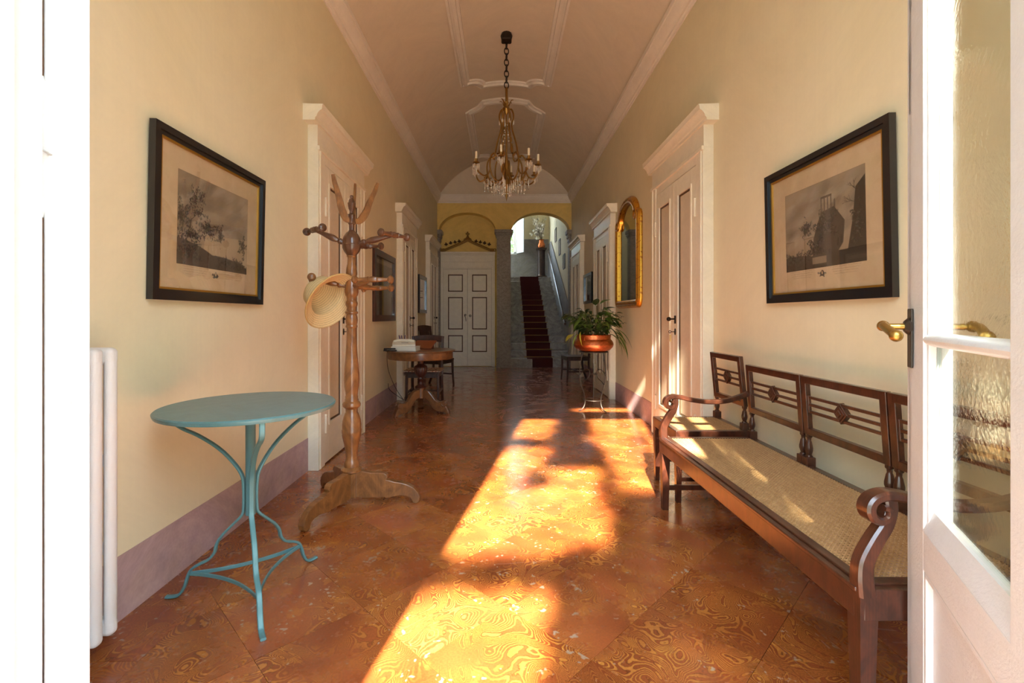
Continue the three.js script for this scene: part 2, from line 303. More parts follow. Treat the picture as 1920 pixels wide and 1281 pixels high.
// ---------------------------------------------------------------- stair hall behind the right arch
const RISER = 0.1575, GOING = 0.295, LAND = 0.2 + 14 * RISER, DL = 10.65 + 14 * GOING, DB = 15.75;   // landing height, its front edge and the back wall
struct('wall_stair', [box(-0.35, -0.03, 0, 6.3, -DEND - 0.45, -DL + 0.2), box(-1.75, -1.4, 0, 3.3, -DEND - 0.45, -16.1), box(-1.75, -1.4, 5.4, 6.3, -DEND - 0.45, -16.1), box(-1.75, -1.4, 3.3, 5.4, -DEND - 0.45, -11.6), box(-1.75, -1.4, 3.3, 5.4, -13.2, -14.9), box(-1.75, -1.4, 3.3, 5.4, -15.6, -16.1)], M.wall, 'side wall of the stair hall behind the granite pier', 'wall');
struct('ceiling_stair', box(-1.75, XR + T, 6.2, 6.4, -DEND - 0.27, -16.1), M.ceiling, 'ceiling of the stair hall', 'ceiling');
struct('wall_over_arch', box(-1.75, XR, 5.1, 6.3, -DEND - 0.05, -DEND - 0.27), M.wall, 'upper wall of the stair hall above the arches', 'wall');
{
  const WX0 = -1.1, WX1 = 0.50, WY0 = 3.26, WY1 = 5.2;
  struct('wall_landing', [box(-1.75, WX0, 0, 6.3, -DB, -DB - 0.35), box(WX1, XR + 0.1, 0, 6.3, -DB, -DB - 0.35), box(WX0, WX1, 0, WY0, -DB, -DB - 0.35), box(WX0, WX1, WY1, 6.3, -DB, -DB - 0.35)], M.wall, 'back wall of the stair landing with a window', 'wall');
  struct('baseboard_landing', [box(WX1 + 0.005, XR, LAND, 3.745, -DB + 0.008, -DB), box(-1.4, WX1 + 0.005, LAND, WY0 - 0.02, -DB + 0.008, -DB)], M.grey, 'tall grey painted dado on the landing wall', 'dado');
  const w = struct('window_1', [box(WX0, WX0 + 0.07, WY0, WY1, -DB - 0.2, -DB - 0.26), box(WX1 - 0.07, WX1, WY0, WY1, -DB - 0.2, -DB - 0.26), box(WX0, WX1, WY0, WY0 + 0.08, -DB - 0.2, -DB - 0.26), box(WX0, WX1, WY1 - 0.07, WY1, -DB - 0.2, -DB - 0.26), box(-0.33, -0.28, WY0, WY1, -DB - 0.2, -DB - 0.26), box(WX0, WX1, 4.3, 4.34, -DB - 0.21, -DB - 0.25)], M.white, 'bright white window above the stair landing', 'window');
  for (const [a, b] of [[WX0 + 0.07, -0.33], [-0.28, WX1 - 0.07]]) for (const [c, d] of [[WY0 + 0.08, 4.3], [4.34, WY1 - 0.07]]) part(w, 'pane', box(a, b, c, d, -DB - 0.228, -DB - 0.232), M.glass);
  part(w, 'window_sill', rbox(WX0 - 0.02, WX1 + 0.02, WY0 - 0.03, WY0 + 0.005, -DB + 0.03, -DB - 0.2, 0.006), M.white);
  const sh = part(w, 'shutter', [rbox(0, 0.37, 0, 1.9, -0.014, 0.014, 0.003)], M.white, 'white panelled inner shutter folded open');
  sh.position.set(0.525, 3.27, -DB + 0.05); sh.rotation.y = -0.95;
  part(sh, 'shutter_panel', [rbox(0.07, 0.30, 0.12, 1.05, 0.012, 0.02, 0.003), rbox(0.07, 0.30, 1.15, 1.80, 0.012, 0.02, 0.003)], std(0xd6dade, 0.4));
}
// stone flight of fifteen steps
{
  const st = new THREE.Group(); st.name = 'staircase'; scene.add(st); st.userData = { kind: 'structure', label: 'grey stone staircase rising behind the right arch', category: 'staircase' };
  for (let k = 0; k < 15; k++) {
    const y1 = 0.2 + k * RISER, d = 10.65 + k * GOING, last = k === 14;
    part(st, 'step', [box(k ? -0.03 : 0.215, XR, 0, y1 - 0.035, -d - 0.035, last ? -DB : -d - GOING - 0.02), rbox(k ? -0.03 : 0.215, XR, y1 - 0.038, y1, -d, last ? -DB : -d - GOING - 0.03, 0.006)], M.stepStone);
  }
  part(st, 'landing', box(-1.4, -0.03, LAND - 0.2, LAND, -DL, -DB), M.stepStone);
  // sloping grey dado on the right hand wall
  const dado = shapeOf([[10.9, 0], [DB, 0], [DB, LAND + 1.12], [DL, LAND + 1.12], [10.65, 1.32], [10.9, 0]].map(([d, y]) => [d, y]));
  const g = new THREE.ExtrudeGeometry(dado, { depth: 0.012, bevelEnabled: false }); g.rotateY(Math.PI / 2); g.translate(XR - 0.03, 0, 0);
  struct('baseboard_stair', boxUV(g), M.grey, 'sloping grey dado along the right side of the stairs', 'dado');
}

// ---------------------------------------------------------------- double doors along the corridor
// built against a wall at local x = 0, opening towards +x, running from local z = 0 to 1.2
const corniceProf = [[0, 2.585], [0.09, 2.585], [0.092, 2.605], [0.10, 2.612], [0.108, 2.635], [0.125, 2.655], [0.14, 2.662], [0.143, 2.69], [0.148, 2.70], [0, 2.705]];
function leafGeo(w, y0, y1, xf, p0, p1) {     // frame members of a leaf with one tall sunk panel
  const st = 0.085;
  return [rbox(xf - 0.04, xf, y0, y1, 0, st, 0.004), rbox(xf - 0.04, xf, y0, y1, w - st, w, 0.004), rbox(xf - 0.04, xf, y0, p0, st - 0.002, w - st + 0.002, 0.004), rbox(xf - 0.04, xf, p1, y1, st - 0.002, w - st + 0.002, 0.004)];
}
function ringGeo(xa, xb, y0, y1, z0, z1, t) { return [box(xa, xb, y0, y0 + t, z0, z1), box(xa, xb, y1 - t, y1, z0, z1), box(xa, xb, y0 + t, y1 - t, z0, z0 + t), box(xa, xb, y0 + t, y1 - t, z1 - t, z1)]; }
function corridorDoor(n, side, depth, label, W = 1.2) {
  const o = new THREE.Group(); o.name = 'door_' + n; scene.add(o);
  o.userData = { kind: 'structure', label, category: 'door' };
  if (side < 0) o.position.set(XL, 0, -depth - W); else { o.position.set(XR, 0, -depth); o.rotation.y = Math.PI; }
  for (const z of [0, W - 0.13]) part(o, 'casing_post', [rbox(0, 0.082, 0, 2.42, z, z + 0.13, 0.004), rbox(0.07, 0.09, 0, 2.42, z ? z + 0.075 : z + 0.02, z ? z + 0.11 : z + 0.055, 0.008)], M.doorPaint);
  part(o, 'head_casing', [box(0, 0.074, 2.33, 2.6, 0.003, W - 0.003), rbox(0.07, 0.092, 2.395, 2.43, -0.005, W + 0.005, 0.006)], M.doorPaint);
  const cg = toCreasedNormals(new THREE.ExtrudeGeometry(shapeOf(corniceProf), { depth: W + 0.17, bevelEnabled: false }), 0.5); cg.translate(0, 0, -0.085);
  part(o, 'cornice', boxUV(cg), M.doorPaint);
  part(o, 'backing', box(0, 0.02, 0.01, 2.34, 0.12, W - 0.12), M.brownLine);
  const lw = (W - 0.26 - 0.006) / 2;
  for (const s of [0, 1]) {
    const l = part(o, 'door_leaf', leafGeo(lw, 0.012, 2.325, 0.078, 0.30, 2.20), M.doorPaint);
    l.position.z = s ? 0.13 + lw + 0.006 - 0.001 : 0.131;
    part(l, 'panel', rbox(0.04, 0.066, 0.33, 2.17, 0.115, lw - 0.115, 0.006), M.doorField);
    part(l, 'panel_border', ringGeo(0.045, 0.0715, 0.318, 2.182, 0.102, lw - 0.102, 0.014), M.brownLine, 'dark brown painted line round the panel');
    part(l, 'panel_moulding', ringGeo(0.045, 0.085, 0.296, 2.204, 0.081, lw - 0.081, 0.021), M.doorPaint);
    for (const y of [0.32, 2.0]) part(l, 'hinge', [clean(new THREE.CylinderGeometry(0.009, 0.009, 0.12, 10).translate(0.086, y, s ? lw - 0.004 : 0.004)), ball(0.010, 0.086, y + 0.066, s ? lw - 0.004 : 0.004, 8, 6), ball(0.010, 0.086, y - 0.066, s ? lw - 0.004 : 0.004, 8, 6)], M.doorPaint);
    if (s === (side < 0 ? 1 : 0)) {
      const zz = side < 0 ? 0.035 : lw - 0.035;
      part(l, 'door_handle', [rbox(0.076, 0.083, 1.09, 1.16, zz - 0.018, zz + 0.018, 0.003), rod(V(0.08, 1.13, zz), V(0.125, 1.13, zz), 0.007), ball(0.019, 0.135, 1.13, zz, 12, 8)], M.darkIron);
      part(l, 'keyhole_plate', [lathe([[0, 0], [0.016, 0.001], [0.014, 0.006], [0, 0.007]], 12).rotateZ(-Math.PI / 2).scale(1, 1.9, 1).translate(0.077, 1.02, zz), rod(V(0.08, 1.02, zz), V(0.115, 1.02, zz), 0.0035), clean(new THREE.TorusGeometry(0.011, 0.0028, 6, 12).rotateY(0.3).translate(0.125, 1.02, zz))], M.darkIron);
      if (n === 2) part(l, 'key_tag', rbox(0.118, 0.122, 0.935, 0.995, zz - 0.016, zz + 0.016, 0.002), std(0xe8dc9a, 0.6), 'yellow paper tag hanging from the key');
    }
  }
  return o;
}
corridorDoor(1, -1, 3.50, 'cream double door behind the wooden coat stand, nearest on the left wall');
corridorDoor(2, 1, 3.50, 'cream double door beside the cane chair, nearest on the right wall');
corridorDoor(3, -1, 6.47, 'cream double door behind the pedestal table on the left wall', 1.15);
corridorDoor(4, 1, 6.50, 'cream double door behind the potted plant on the right wall', 1.15);
corridorDoor(5, -1, 8.96, 'cream double door farthest along the left wall', 1.15);
corridorDoor(6, 1, 8.97, 'cream double door farthest along the right wall', 1.15);

// ---------------------------------------------------------------- double door inside the left arch, with three panels to a leaf
{
  const o = new THREE.Group(); o.name = 'door_7'; scene.add(o); o.position.set(0, 0, -DEND - 0.27);
  o.userData = { kind: 'structure', label: 'cream double door of six brown-lined panels inside the left arch', category: 'door' };
  part(o, 'door_frame', [box(-1.40, -1.335, 0, 2.28, 0, 0.06), box(-0.225, -0.15, 0, 2.28, 0, 0.06), box(-1.40, -0.15, 2.28, 2.60, 0, 0.05), rbox(-1.335, -0.225, 2.255, 2.29, 0, 0.068, 0.006), rbox(-1.40, -0.15, 2.40, 2.425, 0, 0.062, 0.006), rbox(-1.41, -0.14, 2.60, 2.645, 0, 0.10, 0.01), rbox(-1.405, -0.145, 2.57, 2.605, 0, 0.075, 0.01)], M.doorPaint);
  part(o, 'backing', box(-1.34, -0.22, 0.01, 2.28, 0, 0.012), M.brownLine);
  for (const s of [0, 1]) {
    const x0 = s ? -0.778 : -1.333, w = 0.551, l = part(o, 'door_leaf', [rbox(0, 0.11, 0.012, 2.25, 0.01, 0.05, 0.004), rbox(w - 0.11, w, 0.012, 2.25, 0.01, 0.05, 0.004), ...[[0.012, 0.34], [0.72, 0.86], [1.60, 1.73], [2.12, 2.25]].map(([a, b]) => rbox(0.108, w - 0.108, a, b, 0.01, 0.05, 0.004)), rbox(0, w, 0.15, 0.17, 0.045, 0.056, 0.004)], M.doorPaint);
    l.position.x = x0;
    for (const [a, b] of [[0.34, 0.72], [0.86, 1.60], [1.73, 2.12]]) {
      part(l, 'panel', rbox(0.125, w - 0.125, a + 0.02, b - 0.02, 0.015, 0.045, 0.006), M.doorPaint);
      part(l, 'panel_border', [box(0.105, w - 0.105, a - 0.003, a + 0.019, 0.02, 0.054), box(0.105, w - 0.105, b - 0.019, b + 0.003, 0.02, 0.054), box(0.105, 0.127, a, b, 0.02, 0.054), box(w - 0.127, w - 0.105, a, b, 0.02, 0.054)], M.brownLine, 'brown moulding round the panel');
    }
    part(l, 'door_handle', s ? [clean(new THREE.TorusGeometry(0.022, 0.006, 8, 16).translate(0.06, 1.17, 0.07)), rod(V(0.06, 1.17, 0.05), V(0.06, 1.17, 0.075), 0.007)] : [tube([[w - 0.05, 1.19, 0.055], [w - 0.06, 1.17, 0.09], [w - 0.04, 1.13, 0.1], [w - 0.03, 1.05, 0.09]], 0.006), clean(new THREE.TorusGeometry(0.02, 0.005, 8, 14).translate(w - 0.05, 1.19, 0.06))], M.iron);
  }
}
// gilded crest on the door head: a cusped rail with leaf finials
{
  const g = std(0x8a682e, 0.42, { metalness: 0.5 }), gd = std(0x4c3514, 0.5, { metalness: 0.5 });
  const t = thing('door_crest', 'carved gilt crest with leaf finials standing on the door head inside the left arch', 'carving', [-0.775, 2.645, -DEND - 0.19]);
  const rail = (s) => { const p = []; for (let i = 0; i <= 20; i++) { const u = i / 20; p.push([s * 0.60 * (1 - u), 0.0 + 0.265 * (0.62 * Math.sin(u * Math.PI * 0.5) + 0.38 * u * u * u), 0]); } return p; };
  for (const s of [-1, 1]) part(t, 'crest_rail', [sweep(rail(s), V(0, 0, 1), rrect(0.035, 0.05, 0.008)), sweep(rail(s).map(([x, y, z]) => [x, y + 0.02, z + 0.018]), V(0, 0, 1), disc(0.012, 8))], g);
  const leaf = () => { const q = []; for (const [a, r] of [[0, 0.045], [1.1, 0.034], [-1.1, 0.034]]) { const b = ball(0.5, 0, 0.5, 0, 10, 8).scale(0.03, r * 1.25, 0.016); b.rotateZ(a); b.translate(0, 0.02, 0); q.push(b); } q.push(ball(0.012, 0, 0.01, 0, 8, 6)); return merge(q); };
  const lf = leaf();
  for (const s of [-1, 1]) for (const [x, y] of [[0.49, 0.135], [0.385, 0.165], [0.285, 0.185], [0.19, 0.205]]) { const m = part(t, 'leaf_finial', lf, gd); m.position.set(s * x, y, 0); m.scale.setScalar(1.05); m.rotation.z = -s * 0.15; }
  for (const s of [-1, 1]) { const m = part(t, 'corner_scroll', [lf.clone(), clean(new THREE.TorusGeometry(0.028, 0.01, 8, 16).translate(0.04, 0.035, 0)), clean(new THREE.TorusGeometry(0.028, 0.01, 8, 16).translate(-0.04, 0.035, 0))], g); m.position.set(s * 0.59 + (s > 0 ? -0.01 : 0.0), 0, 0.02); }
  const top = part(t, 'centre_finial', [lf.clone().scale(1.25, 1.25, 1.25).translate(0, 0.37, 0), lathe([[0.02, 0.25], [0.06, 0.27], [0.05, 0.31], [0.025, 0.345], [0.018, 0.38]], 16).scale(1, 1, 0.5), clean(new THREE.TorusGeometry(0.03, 0.011, 8, 16).translate(0.05, 0.27, 0)), clean(new THREE.TorusGeometry(0.03, 0.011, 8, 16).translate(-0.05, 0.27, 0))], g); void top;
}

// ---------------------------------------------------------------- entrance: posts of the frame, two glazed leaves folded back into the corridor
{
  const f = struct('trim_9', [box(-0.76, -0.654, 0, 3.36, -0.52, -0.63), box(-0.76, -0.671, 0, 3.36, -0.63, -0.686)], M.white, 'white post of the entrance door frame at the left edge', 'door frame');
  void f;
  struct('trim_10', [box(0.734, 0.80, 0, 3.36, -0.52, -0.632)], M.white, 'white post of the entrance door frame at the right edge', 'door frame');
  const H = 3.34, W = 0.675, TH = 0.054, bar = [1.08, 1.11], low = 0.652;
  // local x from hinge (0) to meeting stile (W); visible face at z = +TH / 2
  function glazedLeaf(name, label, hinge, angle) {
    const o = new THREE.Group(); o.name = name; scene.add(o); o.userData = { kind: 'structure', label, category: 'door' };
    o.position.set(...hinge); o.rotation.y = angle;
    const h = TH / 2;
    part(o, 'hinge_stile', [rbox(0, 0.115, 0.01, H, -h, h, 0.003), rbox(-0.012, 0.01, 0.01, H, -h, h * 0.15, 0.003)], M.white);
    part(o, 'meeting_stile', [rbox(W - 0.122, W, 0.01, H, -h, h, 0.003), rbox(W - 0.03, W + 0.014, 0.01, H, -h, -h + 0.03, 0.004)], M.white);
    part(o, 'bottom_rail', [rbox(0.11, W - 0.12, 0.545, low - 0.012, -h, h, 0.003), sweep([[0.11, low - 0.012, 0], [W - 0.12, low - 0.012, 0]], V(0, 0, 1), [[-h, 0], [h, 0], [0.010, 0.05], [-0.010, 0.05]])], M.white);
    part(o, 'plinth_rail', rbox(0.11, W - 0.12, 0.01, 0.16, -h, h, 0.003), M.white);
    part(o, 'top_rail', rbox(0.11, W - 0.12, H - 0.14, H, -h, h, 0.003), M.white);
    part(o, 'lower_panel', [rbox(0.11, W - 0.118, 0.15, 0.555, -0.012, 0.012, 0.003), ...[1, -1].flatMap((s) => [[0.113, 0.128, 0.16, 0.545], [W - 0.137, W - 0.122, 0.16, 0.545], [0.113, W - 0.122, 0.16, 0.175], [0.113, W - 0.122, 0.53, 0.545]].map(([a, b, c, d]) => rbox(a, b, c, d, s * 0.01, s * 0.026, 0.004)))], M.white);
    part(o, 'glazing_bar', sweep([[0.11, (bar[0] + bar[1]) / 2, 0], [W - 0.12, (bar[0] + bar[1]) / 2, 0]], V(0, 0, 1), disc(1, 16).map(([a, b]) => [a * h, b * 0.017])), M.white);
    part(o, 'putty_bead', [...[1, -1].flatMap((s) => [rbox(0.112, 0.125, low, H - 0.13, s * 0.004, s * 0.02, 0.003), rbox(W - 0.133, W - 0.120, low, H - 0.13, s * 0.004, s * 0.02, 0.003)])], M.white);
    part(o, 'lower_pane', box(0.11, W - 0.12, low, bar[0] + 0.01, -0.002, 0.002), M.oldGlass, 'wavy old window glass');
    part(o, 'upper_pane', box(0.11, W - 0.12, bar[1] - 0.01, H - 0.13, -0.002, 0.002), M.oldGlass, 'wavy old window glass');
    return o;
  }
  // right leaf: from its hinge it runs into the corridor, 29 degrees off the wall
  const aR = Math.atan2(0.878, 0.479);
  const R = glazedLeaf('door_8', 'white glazed entrance leaf with a brass lever folded back on the right', [0.742 + 0.878 * 0.027, 0, -0.635 + 0.479 * 0.027], aR);
  for (const s of [1, -1]) {
    part(R, 'lever_handle', [rod(V(W - 0.035, 1.125, s * 0.03), V(W - 0.035, 1.125, s * 0.085), 0.0085, 0.007), tube([[W - 0.03, 1.127, s * 0.085], [W - 0.06, 1.125, s * 0.088], [W - 0.10, 1.115, s * 0.085], [W - 0.13, 1.105, s * 0.08]], 0.011, 16, 10), ball(0.014, W - 0.035, 1.126, s * 0.086), ball(0.0145, W - 0.135, 1.104, s * 0.08)], M.brass, 'worn brass lever');
    part(R, 'handle_plate', [rbox(W - 0.052, W - 0.018, 1.02, 1.17, s * 0.029, s * 0.034, 0.002), lathe([[0.02, 0], [0.022, 0.006], [0.014, 0.014], [0, 0.014]], 16).rotateX(s * Math.PI / 2).translate(W - 0.035, 1.125, s * 0.03)], M.iron);
  }
  part(R, 'latch_bolt', rbox(W - 0.012, W + 0.004, 0.94, 1.20, 0.008, 0.032, 0.003), M.iron, 'dark iron latch strip on the edge');
  // left leaf: seen almost edge on
  const L = glazedLeaf('door_9', 'white glazed entrance leaf seen edge-on at the left with a painted hinge', [-0.686, 0, -0.742], 0);
  L.rotation.y = Math.atan2(0.69, -0.72);
  const hy = 1.41, hx = -0.004, hz = -0.031;
  part(L, 'hinge', [clean(new THREE.CylinderGeometry(0.0125, 0.0125, 0.16, 16).translate(hx, hy, hz)), lathe([[0.0125, 0], [0.014, 0.004], [0.012, 0.014], [0.005, 0.028], [0, 0.03]], 16).translate(hx, hy + 0.08, hz), lathe([[0, -0.03], [0.006, -0.028], [0.011, -0.012], [0.0125, 0]], 16).translate(hx, hy - 0.08, hz), tube([[hx - 0.024, hy - 0.01, hz], [hx, hy - 0.012, hz + 0.015], [hx + 0.026, hy - 0.012, hz]], 0.0016, 10, 6)], M.white, 'white painted knuckle hinge');
}
// stone threshold
struct('trim_11', rbox(-0.74, 0.98, -0.06, 0.002, 0.25, -DOOR, 0.006), M.granite, 'grey stone threshold of the entrance', 'threshold');

// ---------------------------------------------------------------- cast iron radiator behind the left leaf
{
  const t = thing('radiator', 'white cast iron column radiator on the left wall beside the entrance', 'radiator', [0, 0, 0]);
  for (let k = 0; k < 5; k++) {
    const z = -1.60 + 0.06 * k, xf = -1.333, xr = -1.398, cols = [];
    for (const x of [xf, xr]) cols.push(sweep([[x, 0.10, z], [x, 1.0, z]], V(0, 0, 1), disc(1, 14).map(([a, b]) => [a * 0.021, b * 0.017])));
    cols.push(rbox(xr - 0.017, xf + 0.017, 0.066, 0.125, z - 0.021, z + 0.021, 0.018, 4), rbox(xr - 0.017, xf + 0.017, 0.985, 1.045, z - 0.021, z + 0.021, 0.018, 4));
    for (const y of [0.36, 0.66]) cols.push(rbox(xr, xf, y - 0.02, y + 0.02, z - 0.014, z + 0.014, 0.01, 3));
    part(t, 'radiator_section', cols, M.whiteIron);
  }
  for (const y of [0.15, 0.88]) part(t, 'wall_bracket', box(XL, -1.40, y, y + 0.02, -1.40, -1.42), M.whiteIron);
  for (const y of [0.10, 1.01]) part(t, 'connecting_pipe', rod(V(-1.366, y, -1.60), V(-1.366, y, -1.36), 0.018), M.whiteIron);
}

// ---------------------------------------------------------------- round green garden table
{
  M.teal = std(0xffffff, 0.3, { map: rep(plaster(92, 134, 138, 1.6, 0.3), 0.5), bumpMap: rep(rough01, 0.12), bumpScale: 0.0006, metalness: 0.15 });
  M.tealLeg = std(0x5b8a90, 0.34, { metalness: 0.15, bumpMap: rep(rough01, 0.06), bumpScale: 0.0006 });
  const t = thing('garden_table', 'round teal painted metal garden table on three bent legs', 'table', [-1.035, 0, -1.937]);
  const H = 0.788, R = 0.331;
  part(t, 'table_top', [clean(new THREE.CircleGeometry(R - 0.011, 96).rotateX(-Math.PI / 2).translate(0, H, 0)), lathe([[0, H - 0.006], [R - 0.02, H - 0.006], [R - 0.012, H - 0.016], [R - 0.004, H - 0.018], [R, H - 0.010], [R + 0.001, H - 0.004], [R - 0.004, H + 0.001], [R - 0.012, H]], 96, 0.9)].map(boxUV), M.teal);
  const curve = [[0.308, H - 0.012], [0.309, 0.75], [0.303, 0.718], [0.27, 0.692], [0.216, 0.667], [0.13, 0.612], [0.07, 0.552], [0.034, 0.497], [0.027, 0.45], [0.027, 0.36], [0.032, 0.335], [0.075, 0.29], [0.118, 0.245], [0.136, 0.212], [0.142, 0.185], [0.165, 0.155], [0.205, 0.135], [0.235, 0.115], [0.25, 0.085], [0.262, 0.045], [0.285, 0.012], [0.315, 0.0055], [0.335, 0.006]];
  for (const [x, z] of [[0.183, -0.262], [-0.331, -0.02], [0.146, 0.282]]) {
    const dir = V(x, 0, -z).normalize();
    part(t, 'leg', sweep(curve.map(([r, y]) => V(dir.x * r, y, dir.z * r)), V(-dir.z, 0, dir.x), rrect(0.02, 0.010, 0.003), () => 1, { smooth: 70 }), M.tealLeg);
  }
  part(t, 'centre_post', rod(V(0, 0.335, 0), V(0, H - 0.008, 0), 0.019, 0.019, 16), M.tealLeg);
  const D = [[0.183, 0.262], [-0.331, 0.02], [0.146, -0.282]].map(([x, z]) => V(x, 0, z).normalize());
  for (let i = 0; i < 3; i++) {
    const p = D[i], q = D[(i + 1) % 3], m = p.clone().add(q).normalize(), pts = [];
    for (let k = 0; k <= 14; k++) { const u = k / 14, b = p.clone().multiplyScalar((1 - u) * (1 - u)).add(m.clone().multiplyScalar(2 * u * (1 - u) * 0.15)).add(q.clone().multiplyScalar(u * u)); pts.push(V(b.x * 0.247, 0.098, b.z * 0.247)); }
    part(t, 'stretcher', sweep(pts, V(0, 1, 0), rrect(0.016, 0.006, 0.002)), M.tealLeg);
  }
}

// ---------------------------------------------------------------- turned wooden coat stand
M.walnut = phys(0xffffff, 0.34, { map: rep(timber(164, 110, 60, 96, 58, 29), 0.3, 0.6), clearcoat: 0.5, clearcoatRoughness: 0.18 });
M.walnutDark = phys(0xffffff, 0.34, { map: rep(timber(118, 74, 46, 66, 38, 25), 0.3, 0.6), clearcoat: 0.5, clearcoatRoughness: 0.18 });
const CS = V(-0.922, 0, -2.89);
{
  const t = thing('coat_stand', 'tall turned wooden coat stand with crossbar hooks and three scrolled feet', 'coat stand', [CS.x, 0, CS.z]);
  const k = 0.003284, Y = (py) => 1.15 - (py - 594) * k + 0.012, prof = (a) => a.map(([py, hw]) => [hw * k, Y(py)]);
  part(t, 'shaft', lathe(prof([[890, 0], [890, 12], [886, 19], [882.5, 19.5], [880, 17], [878, 13.5], [873, 13.5], [868, 13], [866, 11.5], [862, 10.5], [850, 11.2], [838, 13], [826, 15.8], [819, 17.5], [816, 17.3], [815, 17.8], [809, 17.9], [808, 17.2], [800, 17.6], [792, 16.6], [784, 14.2], [778, 12], [776.5, 11], [770, 11], [768.5, 12.5], [765, 16.2], [761, 16.6], [757.5, 14.6], [755.5, 12.4], [753, 12.6], [751, 11.6], [747, 11.8], [745, 11], [741, 11.4], [738, 11.6], [728, 13.4], [716, 14], [704, 13.6], [690, 12.6], [674, 11.2], [656, 9.9], [640, 9.2], [624, 9.0], [619, 9.2], [617.5, 10.6], [615, 10.8], [612.5, 9.6], [609, 10.6], [604, 11.2], [598, 10.6], [593, 9.2], [591.5, 11.6], [588.5, 11.8], [586.5, 9.2], [580, 8.6], [577, 10.4], [573, 11.2], [569.5, 10.6], [567.5, 8.8], [563, 8.6], [560, 9.6], [557, 11.4], [552, 12.4], [546, 12.4], [542, 11.2], [530, 11], [527, 10.2], [525, 8.6], [522, 9.6], [516, 10.3], [508, 9.6], [499, 7.6], [490, 7.2], [486.5, 7.4], [485, 8.8], [483.5, 8.8]]), 40), M.walnut);
  part(t, 'head_ball', lathe(prof([[484, 8], [480, 10.6], [475, 14.4], [469, 16.8], [463, 17.2], [462, 16.4], [461, 16.6], [455, 16.6], [449, 15.2], [444, 12.4], [440, 9], [438, 6.2], [436.5, 5.6], [435.5, 4.6], [425, 5.0], [423.5, 6.6], [421.5, 6.2], [408, 5.8], [406.5, 6.8], [405.5, 5.2], [404, 3.2], [400, 3.0], [398, 4.4], [396, 5.6], [390, 6.8], [386, 7.2], [384.8, 7.4], [384, 6.2], [380, 5.4], [377, 3.6], [375.6, 2.2], [374.6, 3.0], [372.5, 3.6], [370.4, 2.6], [369.6, 0]]), 36), M.walnutDark);
  part(t, 'base_block', rbox(-0.036, 0.036, 0.045, Y(889), -0.036, 0.036, 0.004), M.walnut);
  // flat scrolled feet
  const legPts = [[0.03, 0.205], [0.075, 0.203], [0.123, 0.193], [0.17, 0.192], [0.2, 0.19], [0.217, 0.178], [0.222, 0.163], [0.214, 0.148], [0.232, 0.145], [0.262, 0.135], [0.307, 0.128], [0.345, 0.116], [0.38, 0.097], [0.408, 0.067], [0.42, 0.036], [0.414, 0.010], [0.398, 0.0], [0.378, 0.004], [0.37, 0.02], [0.362, 0.036], [0.34, 0.046], [0.30, 0.05], [0.26, 0.046], [0.23, 0.037], [0.212, 0.036], [0.205, 0.043], [0.16, 0.042], [0.09, 0.04], [0.03, 0.045]];
  for (const [x, z] of [[-0.142, -0.385], [0.39, 0.018], [-0.325, 0.34]]) {
    const g = extrude(shapeOf(legPts), 0.034, 0.004); g.translate(0, 0, -0.017);
    const m = part(t, 'foot', g, M.walnut); m.rotation.y = Math.atan2(z, x);
  }
  // curved horns
  const horn = [[0.018, Y(418)], [0.045, Y(416)], [0.072, Y(405)], [0.092, Y(392)], [0.105, Y(380)], [0.122, Y(366)], [0.142, Y(352)], [0.152, Y(342)], [0.157, Y(337)]];
  for (const [a, q] of [[0.76, 1.12], [3.78, 0.72], [1.72, 0.9]]) {
    const d = V(Math.cos(a), 0, -Math.sin(a));
    part(t, 'horn', sweep(horn.map(([r, y]) => V(d.x * r * q, y, d.z * r * q)), V(-d.z, 0, d.x), rrect(0.018, 0.044, 0.004), (u) => [1 - 0.25 * u, u < 0.25 ? lerp(0.7, 1.05, u / 0.25) : lerp(1.05, 0.42, (u - 0.25) / 0.75)], { smooth: 36 }), M.walnut);
  }
  // arms: turned spoke with a turned crossbar that ends in two balls
  const spoke = [[0.0105, 0], [0.011, 0.02], [0.0145, 0.032], [0.0145, 0.04], [0.009, 0.048], [0.012, 0.056], [0.016, 0.078], [0.0155, 0.094], [0.0095, 0.15], [0.009, 0.18], [0.011, 0.195]];
  const half = [[0.0001, 0.122], [0.010, 0.120], [0.0175, 0.110], [0.0175, 0.098], [0.011, 0.089], [0.0072, 0.085], [0.0085, 0.055], [0.0105, 0.033], [0.0125, 0.030], [0.0125, 0.026], [0.0105, 0.023], [0.0135, 0.0]];
  const cross = [...half.map(([r, y]) => [r, -y]), ...half.slice(0, -1).reverse()];
  // an arm from height y0 to the middle of its crossbar at (x, lift, depth) from the axis; the crossbar points along (cx, cd)
  const arm = (y0, x, lift, depth, cx, cd, mat) => {
    const g = new THREE.Group(); g.name = 'hook_arm'; t.add(g);
    const end = V(x, y0 + lift, -depth), h = Math.hypot(x, depth), a = V(x / h * 0.035, y0, -depth / h * 0.035), d = end.clone().sub(a), L = d.length();
    part(g, 'spoke', lathe(spoke.map(([r, y]) => [r * 1.3, y / 0.195 * L]), 16).applyQuaternion(new THREE.Quaternion().setFromUnitVectors(V(0, 1, 0), d.clone().normalize())).translate(a.x, a.y, a.z), mat);
    part(g, 'crossbar', lathe(cross.map(([r, y]) => [r * 1.4, y]), 18).applyQuaternion(new THREE.Quaternion().setFromUnitVectors(V(0, 1, 0), V(cx, 0, -cd).normalize())).translate(end.x, end.y, end.z), mat);
  };
  const up = Y(461), lo = Y(540);
  arm(up, -0.225, 0.085, -0.01, -0.73, 0.68, M.walnutDark); arm(up, 0.262, 0.055, 0.0, 0.57, 0.82, M.walnutDark); arm(up, 0.02, 0.02, 0.235, 1, -0.1, M.walnutDark);
